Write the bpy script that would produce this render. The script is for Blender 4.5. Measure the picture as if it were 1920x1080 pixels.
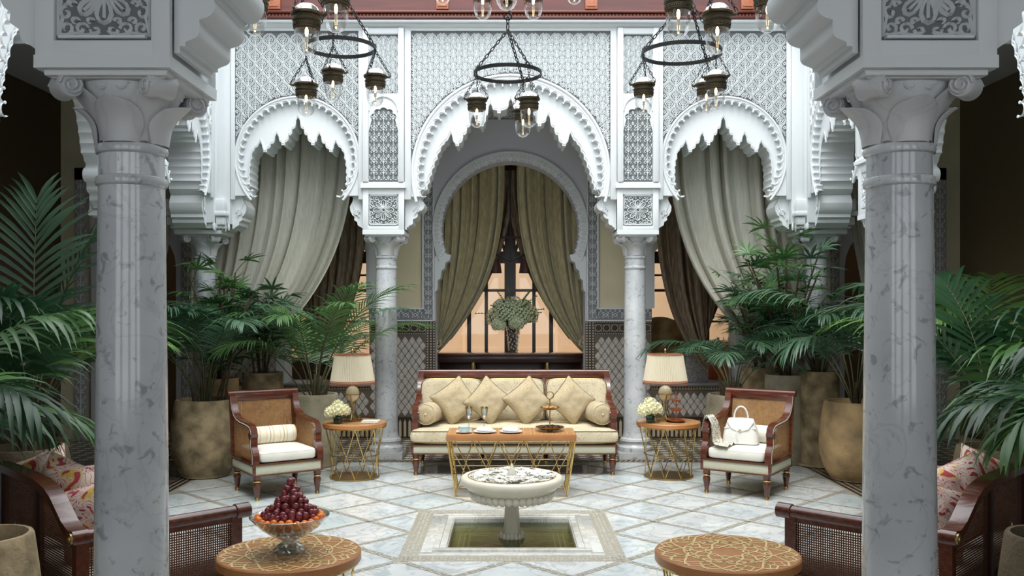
import bpy, bmesh, math, random
from mathutils import Vector, Matrix, noise
from mathutils.geometry import tessellate_polygon
random.seed(7)
PI = math.pi; R = math.radians; sin = math.sin; cos = math.cos
S = bpy.context.scene
for o in list(bpy.data.objects): bpy.data.objects.remove(o)
COL = S.collection

# ------------------------------------------------------------------ camera, light, exposure
cd = bpy.data.cameras.new('camera'); cam = bpy.data.objects.new('camera', cd); COL.objects.link(cam)
cam.location = (-0.028, 0, 1.75); cam.rotation_euler = (PI/2, 0, 0)
cd.sensor_width = 36; cd.lens = 36*1700/1920; cd.shift_x = 7/1920; cd.shift_y = 38/1920; cd.clip_start = .05
S.camera = cam
S.view_settings.view_transform = 'Standard'; S.view_settings.look = 'None'
S.view_settings.gamma = 1; S.view_settings.use_curve_mapping = False
S.view_settings.exposure = 0.0
wd = bpy.data.worlds.new('sky'); S.world = wd; wd.use_nodes = True
bg = wd.node_tree.nodes['Background']; bg.inputs[0].default_value = (.91, .96, 1, 1); bg.inputs[1].default_value = 2.1
CY = 7.07                                   # centre of the court
def area(name, loc, rot, sx, sy, power, col):
    l = bpy.data.lights.new(name, 'AREA'); l.shape = 'RECTANGLE'; l.size = sx; l.size_y = sy; l.energy = power; l.color = col
    o = bpy.data.objects.new(name, l); o.location = loc; o.rotation_euler = rot; COL.objects.link(o); return o
area('daylight_skylight', (0, CY, 6.6), (0, 0, 0), 6.4, 6.4, 240, (.93, .97, 1))
sl = bpy.data.lights.new('sun', 'SUN'); sl.energy = 2.7; sl.angle = R(28); sl.color = (1, .97, .9)
so = bpy.data.objects.new('sun', sl); so.rotation_euler = (R(24), R(-5), 0); COL.objects.link(so)

def W(px, py, Y): return Vector((-.028+(px-953)*Y/1700, Y, 1.75-(py-578)*Y/1700))
def X(px, Y): return W(px, 578, Y).x
def Z(py, Y): return W(0, py, Y).z

# ------------------------------------------------------------------ mesh collector
class M:
    def __init__(s): s.v = []; s.f = []
    def add(s, vs, fs):
        n = len(s.v); s.v.extend([tuple(v) for v in vs]); s.f.extend([tuple(i+n for i in f) for f in fs]); return s
    def box(s, x0, x1, y0, y1, z0, z1, mt=None):
        vs = [Vector(p) for p in ((x0,y0,z0),(x1,y0,z0),(x1,y1,z0),(x0,y1,z0),(x0,y0,z1),(x1,y0,z1),(x1,y1,z1),(x0,y1,z1))]
        if mt: vs = [mt @ v for v in vs]
        return s.add(vs, [(3,2,1,0),(4,5,6,7),(0,1,5,4),(1,2,6,5),(2,3,7,6),(3,0,4,7)])
    def bbox(s, x0, x1, y0, y1, z0, z1, b=.005, mt=None):      # chamfered box
        bm = bmesh.new(); bmesh.ops.create_cube(bm, size=1)
        for v in bm.verts: v.co = Vector(((x0+x1)/2+v.co.x*(x1-x0), (y0+y1)/2+v.co.y*(y1-y0), (z0+z1)/2+v.co.z*(z1-z0)))
        bmesh.ops.bevel(bm, geom=bm.edges[:], offset=b, segments=2, affect='EDGES', profile=.5)
        bm.verts.index_update()
        s.add([(mt @ v.co) if mt else v.co for v in bm.verts], [[v.index for v in f.verts] for f in bm.faces]); bm.free(); return s
    def lathe(s, prof, n=24, c=(0,0,0), mt=None, caps=True):
        vs = []; fs = []; m = len(prof)
        for r, z in prof:
            for k in range(n):
                a = 2*PI*k/n; v = Vector((c[0]+r*cos(a), c[1]+r*sin(a), c[2]+z)); vs.append(mt @ v if mt else v)
        for i in range(m-1):
            for k in range(n):
                k2 = (k+1) % n; fs.append((i*n+k, i*n+k2, (i+1)*n+k2, (i+1)*n+k))
        if caps:
            if prof[0][0] > 1e-4: fs.append(tuple(range(n))[::-1])
            if prof[-1][0] > 1e-4: fs.append(tuple((m-1)*n+k for k in range(n)))
        return s.add(vs, fs)
    def tube(s, pts, r, n=6, closed=False, flat=None):
        pts = [Vector(p) for p in pts]; N = len(pts); vs = []; fs = []
        rr = r if isinstance(r, (list, tuple)) else [r]*N
        up = None
        for i, p in enumerate(pts):
            if closed: t = pts[(i+1) % N]-pts[i-1]
            else: t = pts[min(i+1, N-1)]-pts[max(i-1, 0)]
            if t.length < 1e-9: t = Vector((0,0,1))
            t.normalize()
            if up is None: up = t.cross(Vector((0,0,1)) if abs(t.z) < .9 else Vector((1,0,0))).normalized()
            a = (up-t*up.dot(t)).normalized(); b = t.cross(a); up = a
            for k in range(n):
                q = 2*PI*(k+.5)/n; vs.append(p+(a*cos(q)+b*sin(q))*rr[i])
        L = N if closed else N-1
        for i in range(L):
            j = (i+1) % N
            for k in range(n): fs.append((i*n+k, i*n+(k+1) % n, j*n+(k+1) % n, j*n+k))
        if not closed: fs += [tuple(range(n))[::-1], tuple((N-1)*n+k for k in range(n))]
        return s.add(vs, fs)
    def prism(s, poly, y0, y1, mp=None):                        # poly in (x,z), extruded along y
        n = len(poly); tri = tessellate_polygon([[Vector((a, b, 0)) for a, b in poly]])
        f = mp or (lambda x, y, z: (x, y, z))
        vs = [f(a, y0, b) for a, b in poly]+[f(a, y1, b) for a, b in poly]
        fs = [tuple(t) for t in tri]+[tuple(i+n for i in reversed(t)) for t in tri]
        fs += [(i, (i+1) % n, (i+1) % n+n, i+n) for i in range(n)]
        return s.add(vs, fs)
    def plate(s, poly, z0, z1): return s.prism(poly, z0, z1, lambda x, y, z: (x, z, y))
    def grid(s, fn, nu, nv, closeu=False):
        vs = [fn(i/nu, j/nv) for j in range(nv+1) for i in range(nu if closeu else nu+1)]
        w = nu if closeu else nu+1
        return s.add(vs, [(j*w+i, j*w+(i+1) % w, (j+1)*w+(i+1) % w, (j+1)*w+i) for j in range(nv) for i in range(nu)])
    def supere(s, c, r, e1=.4, e2=.4, nu=28, nv=16, mt=None):
        def sg(x, e): return math.copysign(abs(x)**e, x)
        def fn(u, v):
            a = u*2*PI; b = (v-.5)*PI
            p = Vector((c[0]+r[0]*sg(cos(a), e1)*sg(cos(b), e2), c[1]+r[1]*sg(sin(a), e1)*sg(cos(b), e2), c[2]+r[2]*sg(sin(b), e2)))
            return mt @ p if mt else p
        return s.grid(fn, nu, nv, True)
    def merge(s, o, mt=None): return s.add([mt @ Vector(v) for v in o.v] if mt else o.v, o.f)
    def mesh(s, name, m, smooth=35):
        me = bpy.data.meshes.new(name); me.from_pydata(s.v, [], s.f); me.validate()
        bm = bmesh.new(); bm.from_mesh(me)
        bmesh.ops.recalc_face_normals(bm, faces=bm.faces); bm.to_mesh(me); bm.free()
        if m: me.materials.append(m)
        if smooth:
            me.shade_smooth(); me.set_sharp_from_angle(angle=R(smooth))
        me.update(); return me
    def build(s, name, m, parent=None, smooth=35, stuff=False):
        return link(name, s.mesh(name, m, smooth), parent, stuff)
def link(name, me, parent=None, stuff=False, loc=None, rot=None, scale=None):
    o = bpy.data.objects.new(name, me); COL.objects.link(o)
    if parent: o.parent = parent
    if stuff: o['kind'] = 'stuff'
    if loc is not None: o.location = loc
    if rot is not None: o.rotation_euler = rot
    if scale is not None: o.scale = scale
    return o
def tag(o, label, cat, group=None):
    o['label'] = label; o['category'] = cat
    if group: o['group'] = group
    return o
def thing(name, label, cat, loc=(0,0,0), rz=0, group=None, rot=None):
    o = link(name, None, None, False, loc, rot or (0, 0, rz)); o.empty_display_size = .1
    return tag(o, label, cat, group)
def copy_tree(o, parent=None):
    c = o.copy(); COL.objects.link(c)
    if parent: c.parent = parent
    for ch in list(o.children): copy_tree(ch, c)
    return c
def structure(name, loc=(0,0,0), rz=0):
    o = link(name, None, None, False, loc, (0, 0, rz)); o['kind'] = 'structure'; return o

# ------------------------------------------------------------------ materials
def mat(name, c, rough=.5, metal=0, c2=None, scale=8, bump=0, bscale=40, spec=.5, coat=0, detail=4, lo=.35, hi=.65, trans=0, stretch=None, sheen=0, sss=0, dist=0):
    m = bpy.data.materials.new(name); m.use_nodes = True; nt = m.node_tree; N = nt.nodes; L = nt.links
    b = N['Principled BSDF']; b.inputs['Base Color'].default_value = (*c, 1)
    b.inputs['Roughness'].default_value = rough; b.inputs['Metallic'].default_value = metal
    b.inputs['Specular IOR Level'].default_value = spec; b.inputs['Coat Weight'].default_value = coat; b.inputs['Coat Roughness'].default_value = .08
    if sheen: b.inputs['Sheen Weight'].default_value = sheen
    if c2 or bump:
        tc = N.new('ShaderNodeTexCoord'); src = tc.outputs['Object']
        if stretch:
            mp = N.new('ShaderNodeMapping'); mp.inputs['Scale'].default_value = stretch; L.new(src, mp.inputs[0]); src = mp.outputs[0]
    if c2:
        n = N.new('ShaderNodeTexNoise'); n.inputs['Scale'].default_value = scale; n.inputs['Detail'].default_value = detail; n.inputs['Distortion'].default_value = dist
        L.new(src, n.inputs['Vector'])
        r = N.new('ShaderNodeValToRGB'); r.color_ramp.elements[0].position = lo; r.color_ramp.elements[1].position = hi
        r.color_ramp.elements[0].color = (*c, 1); r.color_ramp.elements[1].color = (*c2, 1)
        L.new(n.outputs[0], r.inputs[0]); L.new(r.outputs[0], b.inputs['Base Color'])
    if bump:
        n2 = N.new('ShaderNodeTexNoise'); n2.inputs['Scale'].default_value = bscale; n2.inputs['Detail'].default_value = 5; L.new(src, n2.inputs['Vector'])
        bp = N.new('ShaderNodeBump'); bp.inputs['Strength'].default_value = bump; bp.inputs['Distance'].default_value = .01
        L.new(n2.outputs[0], bp.inputs['Height']); L.new(bp.outputs[0], b.inputs['Normal'])
    if trans:
        t = N.new('ShaderNodeBsdfTranslucent'); t.inputs[0].default_value = (*[min(1, k*1.4) for k in c], 1)
        mx = N.new('ShaderNodeMixShader'); mx.inputs[0].default_value = trans
        L.new(b.outputs[0], mx.inputs[1]); L.new(t.outputs[0], mx.inputs[2]); L.new(mx.outputs[0], N['Material Output'].inputs[0])
    return m
def marble(name, base, vein, rough=.12, scale=2.2, w=.035, spots=.5, coat=.3, sp=(.62,.74), mot=.84):
    m = bpy.data.materials.new(name); m.use_nodes = True; nt = m.node_tree; N = nt.nodes; L = nt.links; b = N['Principled BSDF']
    b.inputs['Roughness'].default_value = rough; b.inputs['Coat Weight'].default_value = coat; b.inputs['Coat Roughness'].default_value = .05
    tc = N.new('ShaderNodeTexCoord'); oi = N.new('ShaderNodeObjectInfo')
    ad = N.new('ShaderNodeVectorMath'); ad.operation = 'ADD'; L.new(tc.outputs['Object'], ad.inputs[0])
    sc = N.new('ShaderNodeVectorMath'); sc.operation = 'SCALE'; L.new(oi.outputs['Random'], sc.inputs[0]); sc.inputs[0].default_value = (13, 7, 5)
    cb = N.new('ShaderNodeCombineXYZ'); mu = N.new('ShaderNodeMath'); mu.operation = 'MULTIPLY'; mu.inputs[1].default_value = 37
    L.new(oi.outputs['Random'], mu.inputs[0]); L.new(mu.outputs[0], cb.inputs[0]); L.new(mu.outputs[0], cb.inputs[1]); L.new(cb.outputs[0], ad.inputs[1])
    n = N.new('ShaderNodeTexNoise'); n.inputs['Scale'].default_value = scale; n.inputs['Detail'].default_value = 8; n.inputs['Distortion'].default_value = 1.6; L.new(ad.outputs[0], n.inputs['Vector'])
    r = N.new('ShaderNodeValToRGB'); e = r.color_ramp.elements
    e[0].position = .5-w*2.5; e[0].color = (*base, 1); e[1].position = .5; e[1].color = (*[base[i]*.35+vein[i]*.65 for i in range(3)], 1)
    x = e.new(.5+w); x.color = (*base, 1)
    L.new(n.outputs[0], r.inputs[0])
    n2 = N.new('ShaderNodeTexNoise'); n2.inputs['Scale'].default_value = scale*6; n2.inputs['Detail'].default_value = 9; n2.inputs['Distortion'].default_value = .8; L.new(ad.outputs[0], n2.inputs['Vector'])
    r2 = N.new('ShaderNodeValToRGB'); r2.color_ramp.elements[0].position = sp[0]; r2.color_ramp.elements[0].color = (1,1,1,1); r2.color_ramp.elements[1].position = sp[1]
    k = 1-spots*.6; r2.color_ramp.elements[1].color = (k, k, k*1.02, 1); L.new(n2.outputs[0], r2.inputs[0])
    n3 = N.new('ShaderNodeTexNoise'); n3.inputs['Scale'].default_value = scale*.8; n3.inputs['Detail'].default_value = 3; L.new(ad.outputs[0], n3.inputs['Vector'])
    r3 = N.new('ShaderNodeValToRGB'); r3.color_ramp.elements[0].position = .35; r3.color_ramp.elements[0].color = (mot,mot*1.01,mot*1.03,1); r3.color_ramp.elements[1].position = .65; r3.color_ramp.elements[1].color = (1,1,1,1); L.new(n3.outputs[0], r3.inputs[0])
    def mul(a, c):
        q = N.new('ShaderNodeMix'); q.data_type = 'RGBA'; q.blend_type = 'MULTIPLY'; q.inputs[0].default_value = 1; L.new(a, q.inputs[6]); L.new(c, q.inputs[7]); return q.outputs[2]
    L.new(mul(mul(r.outputs[0], r2.outputs[0]), r3.outputs[0]), b.inputs['Base Color'])
    return m
def fabric_lines(name, c, c2, scale=14, w=.03):                 # cloth with thin meandering branches
    m = mat(name, c, .85, 0, tuple(k*.82 for k in c), 5, .12, 260, .2, sheen=.2)
    nt = m.node_tree; N = nt.nodes; L = nt.links; b = N['Principled BSDF']; old = b.inputs['Base Color'].links[0].from_socket
    tc = N.new('ShaderNodeTexCoord'); n = N.new('ShaderNodeTexNoise'); n.inputs['Scale'].default_value = scale; n.inputs['Detail'].default_value = 2; n.inputs['Distortion'].default_value = 2.2
    L.new(tc.outputs['Object'], n.inputs['Vector']); r = N.new('ShaderNodeValToRGB'); e = r.color_ramp.elements
    e[0].position = .5-w; e[0].color = (0,0,0,1); e[1].position = .5; e[1].color = (1,1,1,1); x = e.new(.5+w); x.color = (0,0,0,1)
    L.new(n.outputs[0], r.inputs[0]); q = N.new('ShaderNodeMix'); q.data_type = 'RGBA'; L.new(r.outputs[0], q.inputs[0]); L.new(old, q.inputs[6]); q.inputs[7].default_value = (*c2, 1)
    L.new(q.outputs[2], b.inputs['Base Color']); return m
def ramp_mat(name, stops, axis=2, freq=1, rough=.8, kind='stripe'):
    m = bpy.data.materials.new(name); m.use_nodes = True; nt = m.node_tree; N = nt.nodes; L = nt.links; b = N['Principled BSDF']; b.inputs['Roughness'].default_value = rough
    tc = N.new('ShaderNodeTexCoord')
    if kind == 'stripe':
        sp = N.new('ShaderNodeSeparateXYZ'); L.new(tc.outputs['Object'], sp.inputs[0])
        mu = N.new('ShaderNodeMath'); mu.operation = 'MULTIPLY'; mu.inputs[1].default_value = freq; L.new(sp.outputs[axis], mu.inputs[0])
        fr = N.new('ShaderNodeMath'); fr.operation = 'FRACT'; L.new(mu.outputs[0], fr.inputs[0]); src = fr.outputs[0]
    else:
        n = N.new('ShaderNodeTexNoise'); n.inputs['Scale'].default_value = freq; n.inputs['Detail'].default_value = 1.5; n.inputs['Distortion'].default_value = 2.5; L.new(tc.outputs['Object'], n.inputs['Vector']); src = n.outputs[0]
    r = N.new('ShaderNodeValToRGB'); e = r.color_ramp.elements; r.color_ramp.interpolation = 'CONSTANT' if kind != 'soft' else 'LINEAR'
    for i, (p, c) in enumerate(stops):
        x = e[i] if i < 2 else e.new(p)
        x.position = p; x.color = (*c, 1)
    L.new(src, r.inputs[0]); L.new(r.outputs[0], b.inputs['Base Color']); return m
def glassy(name, tint=(1,1,1), gl=.12, rough=.02):
    m = bpy.data.materials.new(name); m.use_nodes = True; nt = m.node_tree; N = nt.nodes; L = nt.links; N.remove(N['Principled BSDF'])
    t = N.new('ShaderNodeBsdfTransparent'); t.inputs[0].default_value = (*tint, 1); g = N.new('ShaderNodeBsdfGlossy'); g.inputs['Roughness'].default_value = rough
    lw = N.new('ShaderNodeLayerWeight'); lw.inputs[0].default_value = .35; mp = N.new('ShaderNodeMath'); mp.operation = 'MULTIPLY_ADD'; mp.inputs[1].default_value = .75; mp.inputs[2].default_value = gl*.5
    L.new(lw.outputs['Facing'], mp.inputs[0]); mx = N.new('ShaderNodeMixShader'); L.new(mp.outputs[0], mx.inputs[0]); L.new(t.outputs[0], mx.inputs[1]); L.new(g.outputs[0], mx.inputs[2]); L.new(mx.outputs[0], N['Material Output'].inputs[0]); return m
def emit(name, c, s):
    m = mat(name, c); b = m.node_tree.nodes['Principled BSDF']; b.inputs['Emission Color'].default_value = (*c, 1); b.inputs['Emission Strength'].default_value = s; return m

stucco = mat('white_stucco', (.70,.735,.75), .75, bump=.08, bscale=60)
stucco_shade = mat('crevice_shade_grey', (.15,.165,.17), .9)  # dark grey carries the shade of the carved crevices
stucco_rel = mat('carved_stucco', (.80,.83,.84), .8, bump=.15, bscale=120)
plaster_grey = mat('lilac_grey_plaster', (.66,.66,.72), .8)
plaster_yel = mat('ochre_plaster', (.74,.67,.46), .75, c2=(.68,.61,.41), scale=3)
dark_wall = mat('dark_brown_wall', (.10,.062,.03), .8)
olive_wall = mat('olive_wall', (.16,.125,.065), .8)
white_marble = marble('column_marble', (.64,.665,.68), (.52,.54,.56), .14, 3.0, .014, .62, .3, (.575,.66), .78)
cap_marble = marble('capital_marble', (.64,.65,.66), (.55,.56,.58), .4, 3, .02, .2, 0)
tile_marble = [marble('floor_marble_'+n, c, (.40,.46,.47), .1, 3.5, .03, .12, .2) for n, c in (('pale', (.70,.745,.75)), ('blue', (.63,.71,.72)), ('white', (.76,.78,.775)))]
mosaic = mat('mosaic_band', (.30,.28,.22), .4, c2=(.46,.43,.36), scale=90, lo=.45, hi=.55, bump=.1)
tessera = mat('mosaic_tessera', (.66,.65,.58), .3, c2=(.40,.37,.31), scale=30)
pool_marble = marble('pool_marble', (.72,.72,.68), (.5,.48,.42), .2, 4, .03, .2)
fount = mat('fountain_marble', (.72,.68,.57), .35, c2=(.64,.60,.50), scale=6, bump=.1, bscale=50)
mahog = mat('mahogany', (.065,.016,.009), .22, c2=(.13,.032,.014), scale=5, stretch=(1,8,8), coat=.5)
mahog_dark = mat('dark_mahogany', (.030,.010,.006), .3, coat=.3)
red_wood = mat('red_wood', (.12,.018,.009), .4, c2=(.07,.011,.007), scale=3, stretch=(.5,6,6), coat=.2)
bead_wood = mat('bead_wood', (.40,.14,.07), .3)
cane = mat('cane', (.55,.30,.12), .55, c2=(.40,.20,.08), scale=30)
cane_shaded = mat('shaded_cane', (.13,.05,.025), .45)  # cane with the shade of the unlit sofa side put into its colour
brass = mat('brass', (.78,.58,.24), .22, 1, c2=(.60,.42,.15), scale=8)
brass_dark = mat('aged_brass', (.42,.30,.13), .35, 1)
bronze = mat('bronze', (.09,.072,.045), .4, .8, bump=.5, bscale=260)
iron = mat('black_iron', (.018,.018,.018), .45, .5)
gold_cloth = fabric_lines('gold_damask', (.68,.60,.43), (.40,.31,.17), 9, .022)
pillow_cloth = fabric_lines('gold_pillow', (.54,.445,.29), (.36,.27,.13), 10, .02)
band_cloth = mat('band_cloth', (.55,.55,.44), .85, c2=(.48,.48,.38), scale=120, bump=.2, bscale=300)
white_cloth = mat('cream_cloth', (.76,.74,.66), .85, c2=(.70,.68,.60), scale=8, bump=.1, bscale=200, sheen=.2)
olive_cloth = mat('olive_velvet', (.44,.385,.21), .62, c2=(.30,.26,.14), scale=9, stretch=(5,5,1), sheen=.4)
brown_cloth = mat('brown_silk', (.24,.18,.12), .42, c2=(.12,.08,.05), scale=7, stretch=(6,6,1))
cream_cloth = mat('ivory_voile', (.66,.65,.56), .7, c2=(.56,.55,.47), scale=9, stretch=(6,6,.6), trans=.15)
tan_top = mat('tan_tabletop', (.42,.17,.055), .35, c2=(.50,.22,.08), scale=4, coat=.2)
inlay = mat('cream_inlay', (.75,.58,.27), .35)
pot_clay = mat('weathered_clay', (.50,.38,.22), .85, c2=(.17,.13,.07), scale=6, lo=.38, hi=.66, bump=.6, bscale=45, detail=8)
pot_ochre = mat('ochre_clay', (.58,.39,.19), .85, c2=(.27,.19,.10), scale=4, lo=.38, hi=.66, bump=.6, bscale=45, detail=8)
pot_grey = mat('grey_clay', (.52,.47,.34), .85, c2=(.28,.25,.17), scale=4, lo=.38, hi=.68, bump=.6, bscale=45, detail=8)
pot_dark = mat('dark_clay', (.13,.095,.05), .8, c2=(.075,.055,.03), scale=4, bump=.6, bscale=45, detail=8)
soil = mat('soil', (.03,.022,.015), .95, bump=.8, bscale=60)
leafs = [mat('palm_leaf_'+n, c, .38, c2=c2, scale=3, trans=.18, spec=.5) for n, c, c2 in (('deep', (.016,.052,.022), (.032,.085,.035)), ('mid', (.040,.112,.030), (.085,.18,.05)), ('blue', (.038,.095,.050), (.085,.165,.095)), ('bright', (.09,.20,.04), (.15,.28,.06)))]
stem_m = mat('palm_stem', (.05,.075,.025), .6, c2=(.09,.075,.035), scale=20)
trunk_m = mat('palm_trunk', (.10,.07,.035), .8, c2=(.045,.032,.018), scale=30, bump=.5)
glass = glassy('clear_glass'); glass_cut = glassy('cut_glass', (.93,.95,.94), .35, .04); pane_glass = glassy('window_glass', (.96,.97,.97), .08)
bulb_m = emit('bulb_glow', (1,.70,.32), 14)
globe_m = mat('cream_globe', (.80,.70,.50), .3); shade_m = mat('pleated_silk', (.80,.73,.58), .8, trans=.25)
orange_wall = mat('orange_render', (.95,.70,.48), .9, c2=(.93,.64,.40), scale=3)
grape_m = mat('grape_skin', (.13,.012,.022), .22, c2=(.30,.045,.05), scale=25, coat=.3); orange_m = mat('kumquat_skin', (.85,.22,.02), .35, bump=.2, bscale=200)
petal_m = mat('white_petal', (.82,.81,.74), .6, trans=.1); hyd_m = mat('hydrangea_petal', (.82,.84,.66), .7, c2=(.66,.74,.46), scale=12, trans=.1)
cream_petal = mat('cream_petal', (.80,.77,.50), .6, trans=.1)
leather = mat('white_leather', (.78,.78,.74), .4, bump=.25, bscale=90)
porcelain = mat('porcelain', (.80,.82,.80), .15, coat=.3); pale_blue = mat('pale_blue_porcelain', (.55,.70,.68), .15)
dado_back = mat('dado_grout', (.13,.10,.075), .6); dado_tile = mat('dado_tile', (.56,.53,.48), .3, c2=(.44,.41,.37), scale=30)
dado_dark = mat('zellige_dark', (.035,.025,.02), .3); dado_line = mat('zellige_cream', (.50,.42,.30), .35)
green_pool = mat('pool_floor', (.22,.22,.10), .4, c2=(.10,.105,.045), scale=4)
stone_speck = mat('speckled_stone', (.20,.19,.18), .5, c2=(.36,.35,.33), scale=70, lo=.45, hi=.55)
terracotta = mat('terracotta', (.50,.10,.03), .5); slate = mat('slate', (.24,.25,.27), .4)
floral = ramp_mat('floral_cloth', [(0,(.45,.06,.08)),(.37,(.80,.66,.54)),(.43,(.62,.14,.18)),(.455,(.82,.68,.58)),(.52,(.66,.22,.22)),(.54,(.80,.62,.42)),(.575,(.74,.50,.12)),(.62,(.50,.06,.08))], 0, 5.5, .85, 'noise')
stripe = ramp_mat('striped_cloth', [(0,(.78,.74,.62)),(.2,(.74,.60,.34)),(.28,(.80,.76,.64)),(.5,(.40,.30,.17)),(.55,(.80,.76,.64)),(.72,(.72,.52,.26)),(.8,(.80,.76,.64))], 0, 7.5, .85)
scarf_m = ramp_mat('scarf_silk', [(0,(.10,.10,.09)),(.40,(.70,.70,.62)),(.47,(.45,.28,.08)),(.52,(.72,.72,.66)),(.60,(.20,.20,.19))], 0, 22, .5, 'noise')

# ------------------------------------------------------------------ carved plaster reliefs
def ribbon(m, pts, y, w=.008, h=.012, closed=False):            # ridge that stands proud of the plane y, towards -y
    n = len(pts); vs = []; fs = []
    for i, (a, b) in enumerate(pts):
        if closed: p, q = pts[i-1], pts[(i+1) % n]
        else: p, q = pts[max(i-1, 0)], pts[min(i+1, n-1)]
        dx, dz = q[0]-p[0], q[1]-p[1]; l = math.hypot(dx, dz) or 1; nx, nz = -dz/l*w/2, dx/l*w/2
        vs += [(a-nx, y, b-nz), (a, y-h, b), (a+nx, y, b+nz)]
    for i in range(n if closed else n-1):
        j = (i+1) % n; fs += [(i*3, j*3, j*3+1, i*3+1), (i*3+1, j*3+1, j*3+2, i*3+2)]
    m.add(vs, fs)
def spiral(cx, cz, r, a0, turns, sgn=1, n=9):
    return [(cx+r*(1-.8*k/n)*cos(a0+sgn*turns*2*PI*k/n), cz+r*(1-.8*k/n)*sin(a0+sgn*turns*2*PI*k/n)) for k in range(n+1)]
OG = [(0,.5),(.10,.40),(.36,.24),(.5,0),(.36,-.24),(.10,-.40),(0,-.5),(-.10,-.40),(-.36,-.24),(-.5,0),(-.36,.24),(-.10,.40)]
def sc(l, k, dx=0, dz=0): return [(a*k+dx, b*k+dz) for a, b in l]
MOT_A = [(OG, 1), (sc(OG, .70), 1), (sc(OG,.30,0,.10), 1), ([(0,.28),(0,-.34)], 0), ([(-.22,.05),(-.12,-.12),(0,-.22),(.12,-.12),(.22,.05)], 0), ([(-.18,.16),(-.05,.0),(0,-.1),(.05,0),(.18,.16)], 0)]
MOT_B = [(OG, 1), (sc(OG, .80), 1), (sc(OG,.5), 1), (sc(OG,.22,0,.02), 1), ([(0,.36),(0,-.36)], 0), ([(-.3,0),(-.12,.12),(0,.02),(.12,.12),(.3,0)], 0), ([(-.24,-.1),(-.1,-.02),(0,-.16),(.1,-.02),(.24,-.1)], 0)]
MOT_C = [(spiral(.22,.12,.19,PI,.9), 0), (spiral(-.22,.12,.19,0,.9,-1), 0), (spiral(.22,-.26,.17,PI,.9,-1), 0), (spiral(-.22,-.26,.17,0,.9), 0), ([(0,.5),(-.08,.34),(0,.22),(.08,.34)], 1), ([(0,.2),(0,-.5)], 0), ([(-.5,.5),(-.42,.35),(-.5,.2)], 0), ([(.5,.5),(.42,.35),(.5,.2)], 0)]
def lattice(m, mot, cw, ch, x0, x1, z0, z1, y, keep=lambda x, z: True, stagger=True, w=.008, h=.012, phase=0):
    nj = int((z1-z0)/(ch/2 if stagger else ch))+1; ni = int((x1-x0)/cw)+2; c = (x0+x1)/2
    for j in range(nj+1):
        for i in range(-ni//2-1, ni//2+2):
            x = c+(i+(.5 if stagger and j % 2 else 0)+phase)*cw; z = z1-(j+.5)*(ch/2 if stagger else ch)-(ch/4 if stagger else 0)
            for l, cl in mot:
                p = [(x+a*cw, z+b*ch) for a, b in l]
                q = [t for t in p if x0 <= t[0] <= x1 and z0 <= t[1] <= z1 and keep(*t)]
                if len(q) == len(p): ribbon(m, p, y, w, h, bool(cl))
                elif len(q) > 1:
                    run = []
                    for t in p:
                        if t in q: run.append(t)
                        else:
                            if len(run) > 1: ribbon(m, run, y, w, h)
                            run = []
                    if len(run) > 1: ribbon(m, run, y, w, h)
def medallion(m, cx, cz, s, y, f=1):                            # square panel of filigree around a flower
    w = s*.030; h = .016
    for k in range(8):
        a = k*PI/4; p = []
        for t in range(13):
            u = t/12*2*PI; r = s*(.20+.15*cos(u)); b = a+.26*sin(u)*(1 if k % 2 else 1.3); p.append((cx+r*cos(b), cz+r*sin(b)))
        ribbon(m, p, y, w*1.3, h*1.4, True); ribbon(m, [(cx+s*.1*cos(a), cz+s*.1*sin(a)), (cx+s*.3*cos(a), cz+s*.3*sin(a))], y, w, h)
    ribbon(m, [(cx+s*.07*cos(t*PI/6), cz+s*.07*sin(t*PI/6)) for t in range(12)], y, w*1.3, h*1.4, True)
    for sx in (-1, 1):
        for sz in (-1, 1):
            for (dx, dz, r, a0, tn) in ((.40,.40,.085,PI/4,1.1),(.40,.24,.075,-PI/2,1),(.24,.41,.075,PI,1),(.42,.10,.06,PI/2,.9),(.09,.42,.06,0,.9),(.31,.33,.05,PI,.8),(.15,.33,.045,PI,.8),(.34,.15,.045,PI,.8)):
                ribbon(m, [(cx+sx*(a*s), cz+sz*(b*s)) for a, b in spiral(dx, dz, r, a0, tn, 1, 11)], y, w, h)
            ribbon(m, [(cx+sx*a*s, cz+sz*b*s) for a, b in ((.48,.48),(.44,.30),(.47,.18),(.44,.04))], y, w, h)
            ribbon(m, [(cx+sx*a*s, cz+sz*b*s) for a, b in ((.48,.48),(.30,.45),(.18,.47),(.04,.44))], y, w, h)
    q = s*.485
    ribbon(m, [(cx-q,cz-q),(cx+q,cz-q),(cx+q,cz+q),(cx-q,cz+q)], y, w, h, True)

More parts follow.
